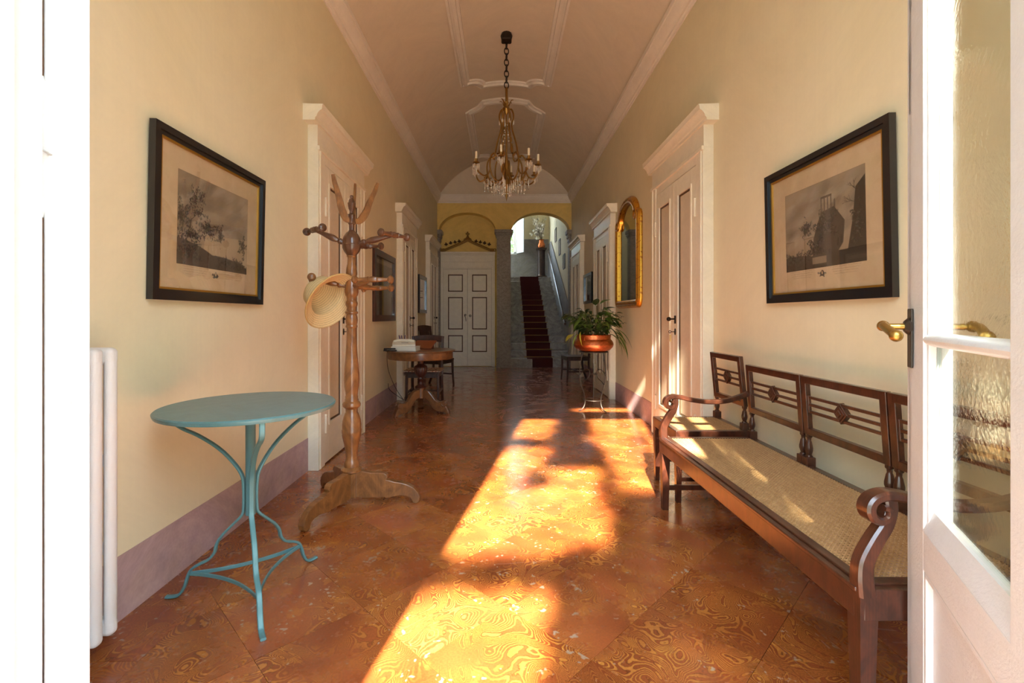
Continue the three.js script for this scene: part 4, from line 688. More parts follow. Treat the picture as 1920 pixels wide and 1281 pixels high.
// ---------------------------------------------------------------- copper planter on a wrought iron stand
M.copper = std(0xffffff, 0.27, { metalness: 0.92, map: rep(dataTex(256, 256, (x, y, o) => { const u = x / 256, v = y / 256, n = tileNoise(u, v, 10, 1), m = tileNoise(u, v, 50, 4), k = 1 + 0.10 * n + 0.08 * m; o[0] = 206 * k; o[1] = 118 * k; o[2] = 74 * k; }), 0.4), bumpMap: rep(rough01, 0.2), bumpScale: 0.002 });
const PL = V(1.135, 0, -5.78);
{
  const t = thing('plant_stand', 'curly wrought iron stand under the copper planter', 'plant stand', [PL.x, 0, PL.z]);
  const Ht = 0.725;
  part(t, 'top_ring', [clean(new THREE.TorusGeometry(0.17, 0.006, 8, 40).rotateX(Math.PI / 2).translate(0, Ht - 0.006, 0)), lathe([[0.0, Ht - 0.012], [0.165, Ht - 0.012], [0.165, Ht - 0.006], [0, Ht - 0.006]], 32)], M.iron);
  for (let i = 0; i < 3; i++) {
    const a = [3.5, 5.35, 1.4][i], c = Math.cos(a), s = -Math.sin(a), at = (r, y) => V(c * r, y, s * r);
    part(t, 'leg', tube([[0.155, Ht - 0.01], [0.165, 0.66], [0.185, 0.56], [0.196, 0.46], [0.185, 0.36], [0.155, 0.27], [0.125, 0.18], [0.118, 0.10], [0.14, 0.045], [0.175, 0.016], [0.205, 0.008]].map(([r, y]) => at(r, y)), 0.0065, 40, 8), M.iron);
    part(t, 'scroll', tube([[0.165, 0.33], [0.13, 0.365], [0.075, 0.40], [0.05, 0.445], [0.065, 0.495], [0.115, 0.51], [0.16, 0.48], [0.19, 0.44]].map(([r, y]) => at(r, y)), 0.0045, 32, 8), M.iron);
  }
  part(t, 'lower_ring', clean(new THREE.TorusGeometry(0.118, 0.005, 8, 32).rotateX(Math.PI / 2).translate(0, 0.13, 0)), M.iron);
  part(t, 'middle_ring', clean(new THREE.TorusGeometry(0.05, 0.005, 8, 24).rotateX(Math.PI / 2).translate(0, 0.445, 0)), M.iron);
  const p = thing('copper_planter', 'polished copper bowl planter on the iron stand', 'planter', [PL.x, Ht, PL.z]);
  part(p, 'bowl', lathe([[0, 0], [0.15, 0], [0.20, 0.02], [0.232, 0.055], [0.242, 0.085], [0.236, 0.115], [0.218, 0.14], [0.208, 0.15], [0.206, 0.16], [0.21, 0.198], [0.216, 0.203], [0.212, 0.207], [0.204, 0.2], [0.198, 0.16], [0.21, 0.12], [0.225, 0.085], [0.2, 0.04], [0, 0.03]], 56, 0.5), M.copper);
  part(p, 'ring_handle', [clean(new THREE.TorusGeometry(0.035, 0.005, 8, 20, Math.PI * 1.1).rotateZ(Math.PI * 0.95).rotateY(-0.9).translate(-0.16, 0.165, 0.14)), ball(0.012, -0.14, 0.17, 0.155, 8, 6), ball(0.012, -0.185, 0.165, 0.115, 8, 6)], M.copper);
  part(p, 'soil', lathe([[0, 0.172], [0.2, 0.168]], 32), std(0x2b2018, 0.95));
  // foliage
  const q = thing('potted_plant', 'leafy green pot plant spreading from the copper planter', 'plant', [PL.x, Ht + 0.16, PL.z]); q.scale.set(1.15, 1.12, 1.15);
  const leafGeo2 = (L, W, fold, droop) => { const pos = [], idx = [], N = 6; for (let i = 0; i <= N; i++) { const u = i / N, w = W * Math.sin(Math.PI * Math.pow(u, 0.8)) * 0.5 + 0.0006, y = -droop * u * u * L; pos.push(-w, y + fold * w, u * L, 0, y, u * L, w, y + fold * w, u * L); } for (let i = 0; i < N; i++) { const a = i * 3; idx.push(a, a + 1, a + 3, a + 1, a + 4, a + 3, a + 1, a + 2, a + 4, a + 2, a + 5, a + 4); } const g = new THREE.BufferGeometry(); g.setAttribute('position', new THREE.Float32BufferAttribute(pos, 3)); g.setAttribute('uv', new THREE.Float32BufferAttribute(new Float32Array(pos.length / 3 * 2), 2)); g.setIndex(idx); g.computeVertexNormals(); return g; };
  const leafMat = (c, tr = 0.25) => phys(c, 0.42, { side: THREE.DoubleSide, transmission: tr, thickness: 0 });
  const greens = [leafMat(0x3f5a22), leafMat(0x4c6b2a), leafMat(0x5f8030), leafMat(0x2f4a1e), leafMat(0x6f8f3a)], yellow = leafMat(0xc9c23e, 0.4), pale = leafMat(0x93a848, 0.4);
  const oval = leafGeo2(0.085, 0.045, 0.35, 0.5), broad = leafGeo2(0.11, 0.068, 0.25, 0.3), narrow = leafGeo2(0.20, 0.026, 0.5, 0.6), r = rng(77), m4 = new THREE.Matrix4();
  const put = (name, geo, mat, pos, az, el, sc) => { const m = part(q, name, geo, mat); m.position.copy(pos); m.rotation.order = 'YXZ'; m.rotation.set(-el, az, (r() - 0.5) * 0.8); m.scale.setScalar(sc); return m; }; void m4;
  const stems = [];
  for (let i = 0; i < 34; i++) {
    const az = r() * 6.283, reach = 0.10 + r() * 0.20, hgt = 0.10 + r() * 0.19 * (1.2 - reach * 1.5), b = V(Math.cos(az) * 0.07, 0.01, Math.sin(az) * 0.07), e = V(Math.cos(az) * reach, hgt + 0.04, Math.sin(az) * reach), mid = b.clone().lerp(e, 0.55).add(V(0, 0.05, 0));
    stems.push([b, mid, e]);
    const cv = new THREE.QuadraticBezierCurve3(b, mid, e), n = 6 + (r() * 3 | 0);
    for (let k = 0; k < n; k++) { const u = 0.3 + 0.7 * k / (n - 1), p0 = cv.getPoint(u), tg = cv.getTangent(u), a0 = Math.atan2(tg.x, tg.z); put('leaf', oval, greens[(r() * 5) | 0], p0, a0 + (k % 2 ? 1 : -1) * (0.5 + r() * 0.7) * (k === n - 1 ? 0.2 : 1), 0.5 - r() * 0.9, 0.75 + r() * 0.55); }
  }
  for (const [x, y, z, az, el] of [[0.02, 0.36, 0.02, 2.9, 0.9], [0.06, 0.37, 0.03, 1.2, 0.7], [0.08, 0.30, 0.06, 1.0, 0.5], [0.10, 0.25, 0.07, 0.9, 0.4], [0.05, 0.24, 0.10, 0.2, 0.6], [0.12, 0.20, 0.03, 1.5, 0.3]]) put('leaf', broad, greens[2 + ((r() * 3) | 0)], V(x, y, z), az, el, 1.05 + r() * 0.25);
  for (const [x, y, z, az, el, s] of [[-0.20, 0.06, 0.09, -1.3, -0.25, 0.75], [-0.19, 0.05, 0.12, -0.7, -0.5, 0.7], [-0.22, 0.04, 0.06, -1.6, -0.6, 0.7], [-0.16, 0.08, 0.14, -0.5, -0.9, 0.7]]) put('leaf', narrow, r() < 0.6 ? yellow : pale, V(x, y, z), az, el, s);
  const yl = put('leaf', broad, yellow, V(-0.235, 0.045, 0.12), -1.2, -0.4, 1.0); yl.userData.label = 'broad yellow leaf';
  for (let i = 0; i < 9; i++) put('leaf', narrow, greens[1 + (i % 4)], V(0.17 + r() * 0.06, 0.02 + r() * 0.10, -0.05 + r() * 0.17), 1.0 + r() * 1.0, -0.1 - r() * 0.7, 0.85 + r() * 0.35);
  part(q, 'stems', merge(stems.map((s) => tube(s, 0.003, 8, 5)).concat([tube([[0.02, 0, 0.02], [0.03, 0.2, 0.03], [0.03, 0.36, 0.02]], 0.004, 10, 6), tube([[0.04, 0, 0.02], [0.06, 0.18, 0.05], [0.09, 0.30, 0.06]], 0.003, 10, 6)])), std(0x5b5a30, 0.7)).userData.kind = 'stuff';
  for (const [x0, y0, z0, x1, y1, z1] of [[0.1, 0.05, 0.03, 0.30, 0.24, 0.03], [0.1, 0.08, 0, 0.34, 0.17, -0.02], [-0.1, 0.08, 0.02, -0.30, 0.27, 0.03], [-0.08, 0.1, 0.05, -0.33, 0.22, 0.05]]) for (let k = 0; k < 12; k++) { const u = 0.25 + 0.75 * k / 11; put('leaf', oval, greens[3 - (k % 2) * 3], V(lerp(x0, x1, u), lerp(y0, y1, Math.sqrt(u)), lerp(z0, z1, u)), (x1 > 0 ? 1.57 : -1.57) + (k % 2 ? 0.8 : -0.8), 0.25, 0.42); }
}

// ---------------------------------------------------------------- round pedestal table and what lies on it
M.oak = phys(0xffffff, 0.3, { map: rep(timber(142, 94, 54, 84, 52, 29), 0.3, 0.6), clearcoat: 0.5, clearcoatRoughness: 0.16 });
const PT = V(-0.965, 0, -5.62);
{
  const t = thing('pedestal_table', 'round brown wooden pedestal table with carved tripod base', 'table', [PT.x, 0, PT.z]);
  const H = 0.755;
  part(t, 'table_top', lathe([[0, H - 0.018], [0.395, H - 0.018], [0.408, H - 0.014], [0.413, H - 0.007], [0.41, H], [0.402, H + 0.001], [0, H + 0.001]], 80, 0.6), M.oak);
  part(t, 'apron', lathe([[0.36, H - 0.018], [0.383, H - 0.018], [0.385, H - 0.095], [0.38, H - 0.103], [0.36, H - 0.103]], 80), M.oak);
  part(t, 'column', lathe([[0, H - 0.06], [0.055, H - 0.06], [0.05, H - 0.11], [0.036, H - 0.125], [0.034, H - 0.165], [0.05, H - 0.182], [0.058, H - 0.19], [0.02, H - 0.2]], 32), M.rosewood);
  // gadrooned urn
  const urn = new THREE.LatheGeometry([[0.03, 0.42], [0.034, 0.428], [0.05, 0.445], [0.068, 0.475], [0.077, 0.51], [0.078, 0.54], [0.07, 0.562], [0.05, 0.57]].map(([r, y]) => V2(r, y)), 96);
  { const p = urn.attributes.position; for (let i = 0; i < p.count; i++) { const x = p.getX(i), z = p.getZ(i), a = Math.atan2(z, x), k = 1 + 0.07 * Math.abs(Math.sin(a * 9)) - 0.04; p.setX(i, x * k); p.setZ(i, z * k); } urn.computeVertexNormals(); }
  part(t, 'fluted_urn', boxUV(urn), M.rosewood);
  part(t, 'collar', lathe([[0.0, 0.30], [0.066, 0.30], [0.07, 0.308], [0.064, 0.32], [0.045, 0.33], [0.03, 0.35], [0.027, 0.37], [0.034, 0.39], [0.042, 0.40], [0.034, 0.412], [0.032, 0.425], [0, 0.425]], 32), M.rosewood);
  part(t, 'octagon_block', boxUV(new THREE.CylinderGeometry(0.05, 0.05, 0.125, 8).toNonIndexed().translate(0, 0.24, 0)), M.oak);
  const leg = [[0.03, 0.275], [0.07, 0.28], [0.11, 0.262], [0.15, 0.215], [0.185, 0.165], [0.225, 0.142], [0.265, 0.148], [0.30, 0.146], [0.322, 0.122], [0.318, 0.098], [0.335, 0.07], [0.352, 0.035], [0.36, 0.0], [0.325, 0.0], [0.305, 0.016], [0.27, 0.022], [0.21, 0.028], [0.165, 0.052], [0.13, 0.10], [0.10, 0.15], [0.07, 0.178], [0.03, 0.18]];
  for (const [x, d] of [[-0.27, -0.24], [0.305, -0.05], [-0.06, 0.34]]) { const m = part(t, 'scroll_foot', [extrude(shapeOf(leg), 0.05, 0.008).translate(0, 0, -0.025), clean(new THREE.TorusGeometry(0.026, 0.011, 8, 20).translate(0.292, 0.118, 0.026)), clean(new THREE.TorusGeometry(0.026, 0.011, 8, 20).translate(0.292, 0.118, -0.026))], M.oak); m.rotation.y = Math.atan2(d, x); }
  // telephone and its lead
  const cream = std(0xe4e2d2, 0.4), black = std(0x17171a, 0.35);
  const bk = thing('directory', 'thick pale telephone directory lying on the pedestal table', 'book', [PT.x - 0.165, H + 0.001, PT.z + 0.13], -0.12);
  part(bk, 'pages', rbox(-0.125, 0.155, 0.004, 0.046, -0.10, 0.09, 0.004), std(0xdcd8c8, 0.8));
  part(bk, 'cover', [rbox(-0.13, 0.16, 0, 0.004, -0.105, 0.095, 0.0015), rbox(-0.13, 0.16, 0.046, 0.05, -0.105, 0.095, 0.0015), rbox(-0.13, 0.16, 0.0, 0.05, 0.092, 0.096, 0.0015)], std(0xffffff, 0.5, { map: canvasTex(256, 64, (c, w, h) => { const r = rng(3); c.fillStyle = '#dfe0d6'; c.fillRect(0, 0, w, h); c.fillStyle = '#5a3f58'; for (let x = 20; x < w * 0.7; x += 9) c.fillRect(x, h * 0.4 + r() * 8, 6, 12 + r() * 10); }) }));
  const ph = thing('telephone', 'cream push-button telephone resting on the directory', 'telephone', [PT.x - 0.175, H + 0.0515, PT.z + 0.115], 0.15);
  part(ph, 'body', sweep([[-0.13, 0.02, 0], [0.13, 0.02, 0]], V(0, 0, 1), [[-0.075, -0.02], [0.075, -0.02], [0.08, 0.0], [0.05, 0.018], [-0.06, 0.04], [-0.078, 0.02]]), cream);
  part(ph, 'handset', sweep([[-0.115, 0.052, -0.03], [-0.06, 0.066, -0.03], [0.06, 0.066, -0.03], [0.115, 0.052, -0.03]], V(0, 0, 1), rrect(0.045, 0.026, 0.008), (u) => 1 + 0.25 * Math.pow(Math.abs(u - 0.5) * 2, 3), { smooth: 20 }), cream);
  part(ph, 'keypad', rbox(-0.03, 0.05, 0.036, 0.042, 0.0, 0.05, 0.002), black);
  const hs = thing('black_stapler', 'small black device at the left edge of the pedestal table', 'stapler', [PT.x - 0.31, H + 0.001, PT.z + 0.235], 0.1);
  part(hs, 'base', rbox(-0.075, 0.075, 0, 0.012, -0.018, 0.018, 0.004), black); part(hs, 'lever', rbox(-0.072, 0.06, 0.018, 0.034, -0.014, 0.014, 0.006), black); part(hs, 'pivot', rbox(-0.072, -0.04, 0.006, 0.026, -0.015, 0.015, 0.003), black);
  const pc = thing('pen_cup', 'dark red cup of coloured pens on the pedestal table', 'pen holder', [PT.x - 0.245, H + 0.001, PT.z - 0.16]);
  part(pc, 'cup', lathe([[0, 0], [0.045, 0], [0.047, 0.09], [0.043, 0.09], [0.041, 0.006], [0, 0.006]], 24), std(0x3c1620, 0.4));
  for (const [x, z, tx, tz, c] of [[-0.02, 0, -0.03, 0.0, 0x54467a], [0.0, 0.01, -0.015, 0.01, 0x6a5f9a], [0.02, 0, 0.03, 0.0, 0xb98a86], [0.01, -0.02, 0.005, -0.02, 0x4a3f6c]]) part(pc, 'pen', rod(V(x * 0.6, 0.008, z), V(x + tx, 0.165, z + tz), 0.0055), std(c, 0.4));
  const bs = thing('book_rest', 'tilted reddish leather blotter standing on the pedestal table', 'book rest', [PT.x + 0.02, H + 0.001, PT.z - 0.11], -0.25);
  part(bs, 'board', boxUV(new THREE.BoxGeometry(0.26, 0.012, 0.2).rotateX(0.42).translate(0, 0.055, 0)), std(0x8a4522, 0.45)); part(bs, 'prop', boxUV(new THREE.BoxGeometry(0.2, 0.085, 0.012).translate(0, 0.042, -0.07)), std(0x6a3418, 0.5)); part(bs, 'ledge', rbox(-0.13, 0.13, 0.0, 0.02, 0.085, 0.10, 0.003), std(0x6a3418, 0.5));
  const ld = new THREE.Mesh(tube([V(PT.x - 0.24, H + 0.006, PT.z + 0.235), V(PT.x - 0.30, H + 0.006, PT.z + 0.275), V(PT.x - 0.325, H + 0.0, PT.z + 0.297), V(PT.x - 0.33, H - 0.06, PT.z + 0.30), V(PT.x - 0.325, 0.55, PT.z + 0.27), V(PT.x - 0.27, 0.33, PT.z + 0.16), V(PT.x - 0.21, 0.165, PT.z + 0.02), V(PT.x - 0.25, 0.145, PT.z - 0.12), V(XL + 0.02, 0.24, PT.z - 0.33), V(XL + 0.004, 0.30, PT.z - 0.36)], 0.0035, 70, 6), std(0x2a2220, 0.6));
  ld.name = numbered('telephone_lead'); ld.userData = { label: 'thin dark telephone lead drooping from the pedestal table to the wall', category: 'cable' }; ld.castShadow = ld.receiveShadow = true; scene.add(ld);
}

// ---------------------------------------------------------------- dark side chairs farther down the corridor
M.ebony = phys(0xffffff, 0.35, { map: rep(timber(82, 46, 34, 36, 20, 16), 0.3, 0.6), clearcoat: 0.4 });
M.patterned = std(0xffffff, 0.9, { map: rep(canvasTex(256, 256, (c, w, h) => { const r = rng(12); c.fillStyle = '#c9b8a4'; c.fillRect(0, 0, w, h); for (let i = 0; i < 260; i++) { c.fillStyle = ['#8e4a44', '#6a5a52', '#b27a68', '#4c4450'][(r() * 4) | 0]; c.beginPath(); c.ellipse(r() * w, r() * h, 3 + r() * 8, 2 + r() * 6, r() * 3, 0, 7); c.fill(); } }), 0.3) });
M.patterned.map.wrapS = M.patterned.map.wrapT = THREE.RepeatWrapping;
function sideChair(name, label, pos, turn, { cushion, back = 0.90, solid = false } = {}) {     // local: faces +z, origin under the seat's middle
  const t = thing(name, label, 'chair', pos, turn, undefined);
  const W = 0.44, D = 0.42, S = 0.45;
  part(t, 'seat', rbox(-W / 2, W / 2, S - 0.025, S, -D / 2, D / 2, 0.008), M.ebony);
  part(t, 'seat_rail', [box(-W / 2 + 0.02, W / 2 - 0.02, S - 0.075, S - 0.02, D / 2 - 0.035, D / 2 - 0.015), box(-W / 2 + 0.02, W / 2 - 0.02, S - 0.075, S - 0.02, -D / 2 + 0.015, -D / 2 + 0.035), box(-W / 2 + 0.015, -W / 2 + 0.035, S - 0.075, S - 0.02, -D / 2 + 0.02, D / 2 - 0.02), box(W / 2 - 0.035, W / 2 - 0.015, S - 0.075, S - 0.02, -D / 2 + 0.02, D / 2 - 0.02)], M.ebony);
  for (const s of [-1, 1]) {
    part(t, 'leg', sweep([[s * (W / 2 - 0.022), S - 0.02, D / 2 - 0.022], [s * (W / 2 - 0.02), 0.22, D / 2 - 0.02], [s * (W / 2 - 0.015), 0, D / 2 - 0.005]], V(1, 0, 0), rrect(0.036, 0.036, 0.006), (u) => 1 - 0.25 * u), M.ebony);
    part(t, 'leg', sweep([[s * (W / 2 - 0.022), back, -D / 2 - 0.05], [s * (W / 2 - 0.022), 0.68, -D / 2 - 0.015], [s * (W / 2 - 0.022), S, -D / 2 + 0.02], [s * (W / 2 - 0.022), 0.2, -D / 2 + 0.01], [s * (W / 2 - 0.022), 0, -D / 2 - 0.06]], V(1, 0, 0), rrect(0.036, 0.032, 0.006), () => 1, { smooth: 24 }), M.ebony);
    part(t, 'stretcher', box(s * (W / 2 - 0.03), s * (W / 2 - 0.012), 0.17, 0.195, -D / 2 + 0.01, D / 2 - 0.03), M.ebony);
  }
  part(t, 'stretcher', box(-W / 2 + 0.02, W / 2 - 0.02, 0.17, 0.195, -0.01, 0.01), M.ebony);
  const crest = []; for (let i = 0; i <= 12; i++) { const u = i / 12; crest.push([lerp(-W / 2 + 0.005, W / 2 - 0.005, u), back - 0.035 + 0.02 * Math.sin(u * Math.PI), -D / 2 - 0.046 - 0.012 * Math.sin(u * Math.PI)]); }
  part(t, 'crest_rail', sweep(crest, V(0, 0, 1), rrect(0.022, 0.085, 0.006)), M.ebony);
  if (solid) part(t, 'splat', sweep([[0, S + 0.02, -D / 2 + 0.012], [0, 0.68, -D / 2 - 0.014], [0, back - 0.05, -D / 2 - 0.045]], V(1, 0, 0), rrect(0.30, 0.014, 0.004), () => 1, { smooth: 14 }), M.ebony);
  else part(t, 'cross_rail', sweep(crest.map(([x, y, z]) => [x, y - 0.17, z + 0.03]), V(0, 0, 1), rrect(0.018, 0.035, 0.004)), M.ebony);
  if (cushion) part(t, 'seat_cloth', [rbox(-W / 2 - 0.02, W / 2 + 0.02, S + 0.001, S + 0.016, -D / 2 + 0.03, D / 2 + 0.02, 0.007), rbox(-W / 2 - 0.022, -W / 2 - 0.012, S - 0.05, S + 0.01, -D / 2 + 0.05, D / 2 + 0.01, 0.004)], M.patterned, 'flowered cloth spread over the seat');
  return t;
}
sideChair('side_chair', 'dark chair with a flowered seat cloth drawn up behind the pedestal table', [-1.0, 0, -6.14], 0.0, { cushion: true, back: 0.875 });
sideChair('side_chair', 'dark solid-backed chair by the left wall beyond the pedestal table', [-1.08, 0, -7.85], 1.15, { back: 0.98, solid: true });
sideChair('side_chair', 'small dark chair against the right wall behind the plant stand', [1.33, 0, -8.45], -1.45, { back: 0.86 });

// ---------------------------------------------------------------- stair runner, rods, handrail, pedestal and vase
{
  const t = thing('stair_runner', 'dark maroon carpet runner held on the stairs by brass rods', 'carpet', [0, 0, 0]);
  const pts = [[0.2, 10.652]], prof = []; void pts;
  for (let k = 0; k < 15; k++) { const y = 0.2 + k * RISER, d = 10.65 + k * GOING, y0 = k ? y - RISER : 0; prof.push([d - 0.006, y0 + 0.006], [d - 0.006, y + 0.006]); if (k === 14) prof.push([DB - 0.65, y + 0.006]); }
  const top = prof.map(([d, y]) => [-d, y]), low = prof.map(([d, y]) => [-d - 0.004, y - 0.004]).reverse();
  const g = boxUV(new THREE.ExtrudeGeometry(shapeOf([...top, ...low]), { depth: 0.58, bevelEnabled: false })); g.rotateY(-Math.PI / 2);
  // the profile lies in x (=-depth) and y: turn it so that x runs along the corridor
  const p = g.attributes.position, q = new THREE.BufferGeometry(), a = [], src = boxUV(new THREE.ExtrudeGeometry(shapeOf([...top, ...low]), { depth: 0.58, bevelEnabled: false })).attributes.position;
  for (let i = 0; i < src.count; i += 3) for (const k of [i, i + 1, i + 2]) a.push(0.587 + 0.58 - src.getZ(k), src.getY(k), src.getX(k));
  void p; q.setAttribute('position', new THREE.Float32BufferAttribute(a, 3)); q.computeVertexNormals();
  part(t, 'runner', boxUV(q), M.carpet);
  for (let k = 0; k < 14; k++) { const y = 0.2 + k * RISER + 0.014, d = 10.65 + (k + 1) * GOING - 0.012; part(t, 'stair_rod', [rod(V(0.545, y, -d), V(1.21, y, -d), 0.007, 0.007, 8), ball(0.012, 0.545, y, -d, 8, 6), ball(0.012, 1.21, y, -d, 8, 6)], M.brass); }
}
{
  const t = thing('stair_handrail', 'dark wooden handrail sloping up the right side of the stairs', 'handrail', [0, 0, 0]);
  const a = V(XR - 0.09, 0.98, -11.0), b = V(XR - 0.09, LAND + 0.80, -DL - 0.05);
  part(t, 'rail', sweep([a, b], V(1, 0, 0), rrect(0.045, 0.05, 0.012)), M.ebony);
  part(t, 'rail_edge', sweep([a.clone().add(V(-0.02, -0.032, 0)), b.clone().add(V(-0.02, -0.032, 0))], V(1, 0, 0), rect(0.012, 0.016)), std(0xd8dade, 0.35, { metalness: 0.5 }), 'pale strip under the rail');
  for (const u of [0.06, 0.36, 0.66, 0.95]) { const p = a.clone().lerp(b, u); part(t, 'bracket', tube([V(p.x, p.y - 0.02, p.z), V(p.x + 0.01, p.y - 0.06, p.z), V(XR - 0.02, p.y - 0.08, p.z)], 0.006, 8, 6), M.darkIron); }
}
{
  const P = V(1.31, LAND, -15.35);
  const t = thing('pedestal', 'dark wooden column pedestal on the stair landing', 'pedestal', P.toArray());
  part(t, 'base', [rbox(-0.17, 0.17, 0, 0.05, -0.17, 0.17, 0.008), rbox(-0.155, 0.155, 0.05, 0.075, -0.155, 0.155, 0.008)], M.ebony);
  part(t, 'shaft', lathe([[0.14, 0.07], [0.13, 0.1], [0.122, 0.14], [0.118, 0.85], [0.128, 0.89], [0.14, 0.92]], 28), M.ebony);
  part(t, 'top', [rbox(-0.165, 0.165, 0.94, 0.98, -0.165, 0.165, 0.008), rbox(-0.15, 0.15, 0.915, 0.945, -0.15, 0.15, 0.008)], M.ebony);
  const v = thing('flower_vase', 'reddish copper vase of dried flowers on the dark pedestal', 'vase', [P.x, LAND + 0.981, P.z]);
  part(v, 'body', lathe([[0, 0], [0.10, 0], [0.125, 0.05], [0.115, 0.14], [0.075, 0.21], [0.08, 0.26], [0.105, 0.28], [0.10, 0.282], [0.072, 0.25], [0.068, 0.21], [0.10, 0.1], [0, 0.02]], 32), M.copper);
  const f = thing('dried_flowers', 'bunch of white honesty seed pods on thin brown twigs in the vase', 'flowers', [P.x, LAND + 1.0, P.z]);
  const r = rng(31), pod = clean(new THREE.CylinderGeometry(0.036, 0.036, 0.002, 10).rotateX(Math.PI / 2)), pm = phys(0xf2ece0, 0.5, { transmission: 0.25, thickness: 0, side: THREE.DoubleSide }), tw = [];
  for (let i = 0; i < 30; i++) {
    const az = r() * 6.283, rr = 0.10 + r() * 0.26, e = V(Math.min(0.21, Math.cos(az) * rr - 0.09), 0.45 + r() * 0.56, Math.sin(az) * rr * 0.6), cv = new THREE.QuadraticBezierCurve3(V(0, 0.05, 0), V(e.x * 0.2, e.y * 0.6, e.z * 0.2), e); tw.push(clean(new THREE.TubeGeometry(cv, 8, 0.0025, 4)));
    const left = e.x < 0.05; for (let k = 0; k < (left ? 8 : 3); k++) { const p = cv.getPoint(0.55 + 0.45 * r()); const m = part(f, 'seed_pod', pod, pm); m.position.set(Math.min(0.22, p.x + (r() - 0.5) * 0.06), p.y + (r() - 0.5) * 0.06, p.z + (r() - 0.5) * 0.06); m.rotation.set(r() - 0.5, r() * 3, r() * 3); m.scale.setScalar(0.7 + r() * 0.5); }
    for (let k = 0; k < 3; k++) { const p = cv.getPoint(0.5 + 0.5 * r()); tw.push(clean(new THREE.TubeGeometry(new THREE.QuadraticBezierCurve3(p, p.clone().add(V((r() - 0.5) * 0.1, 0.06, 0)), p.clone().add(V((r() - 0.5) * 0.22, 0.08 + r() * 0.08, (r() - 0.5) * 0.1))), 5, 0.0018, 4))); }
  }
  part(f, 'twigs', merge(tw), std(0x5a4630, 0.8)).userData.kind = 'stuff';
}

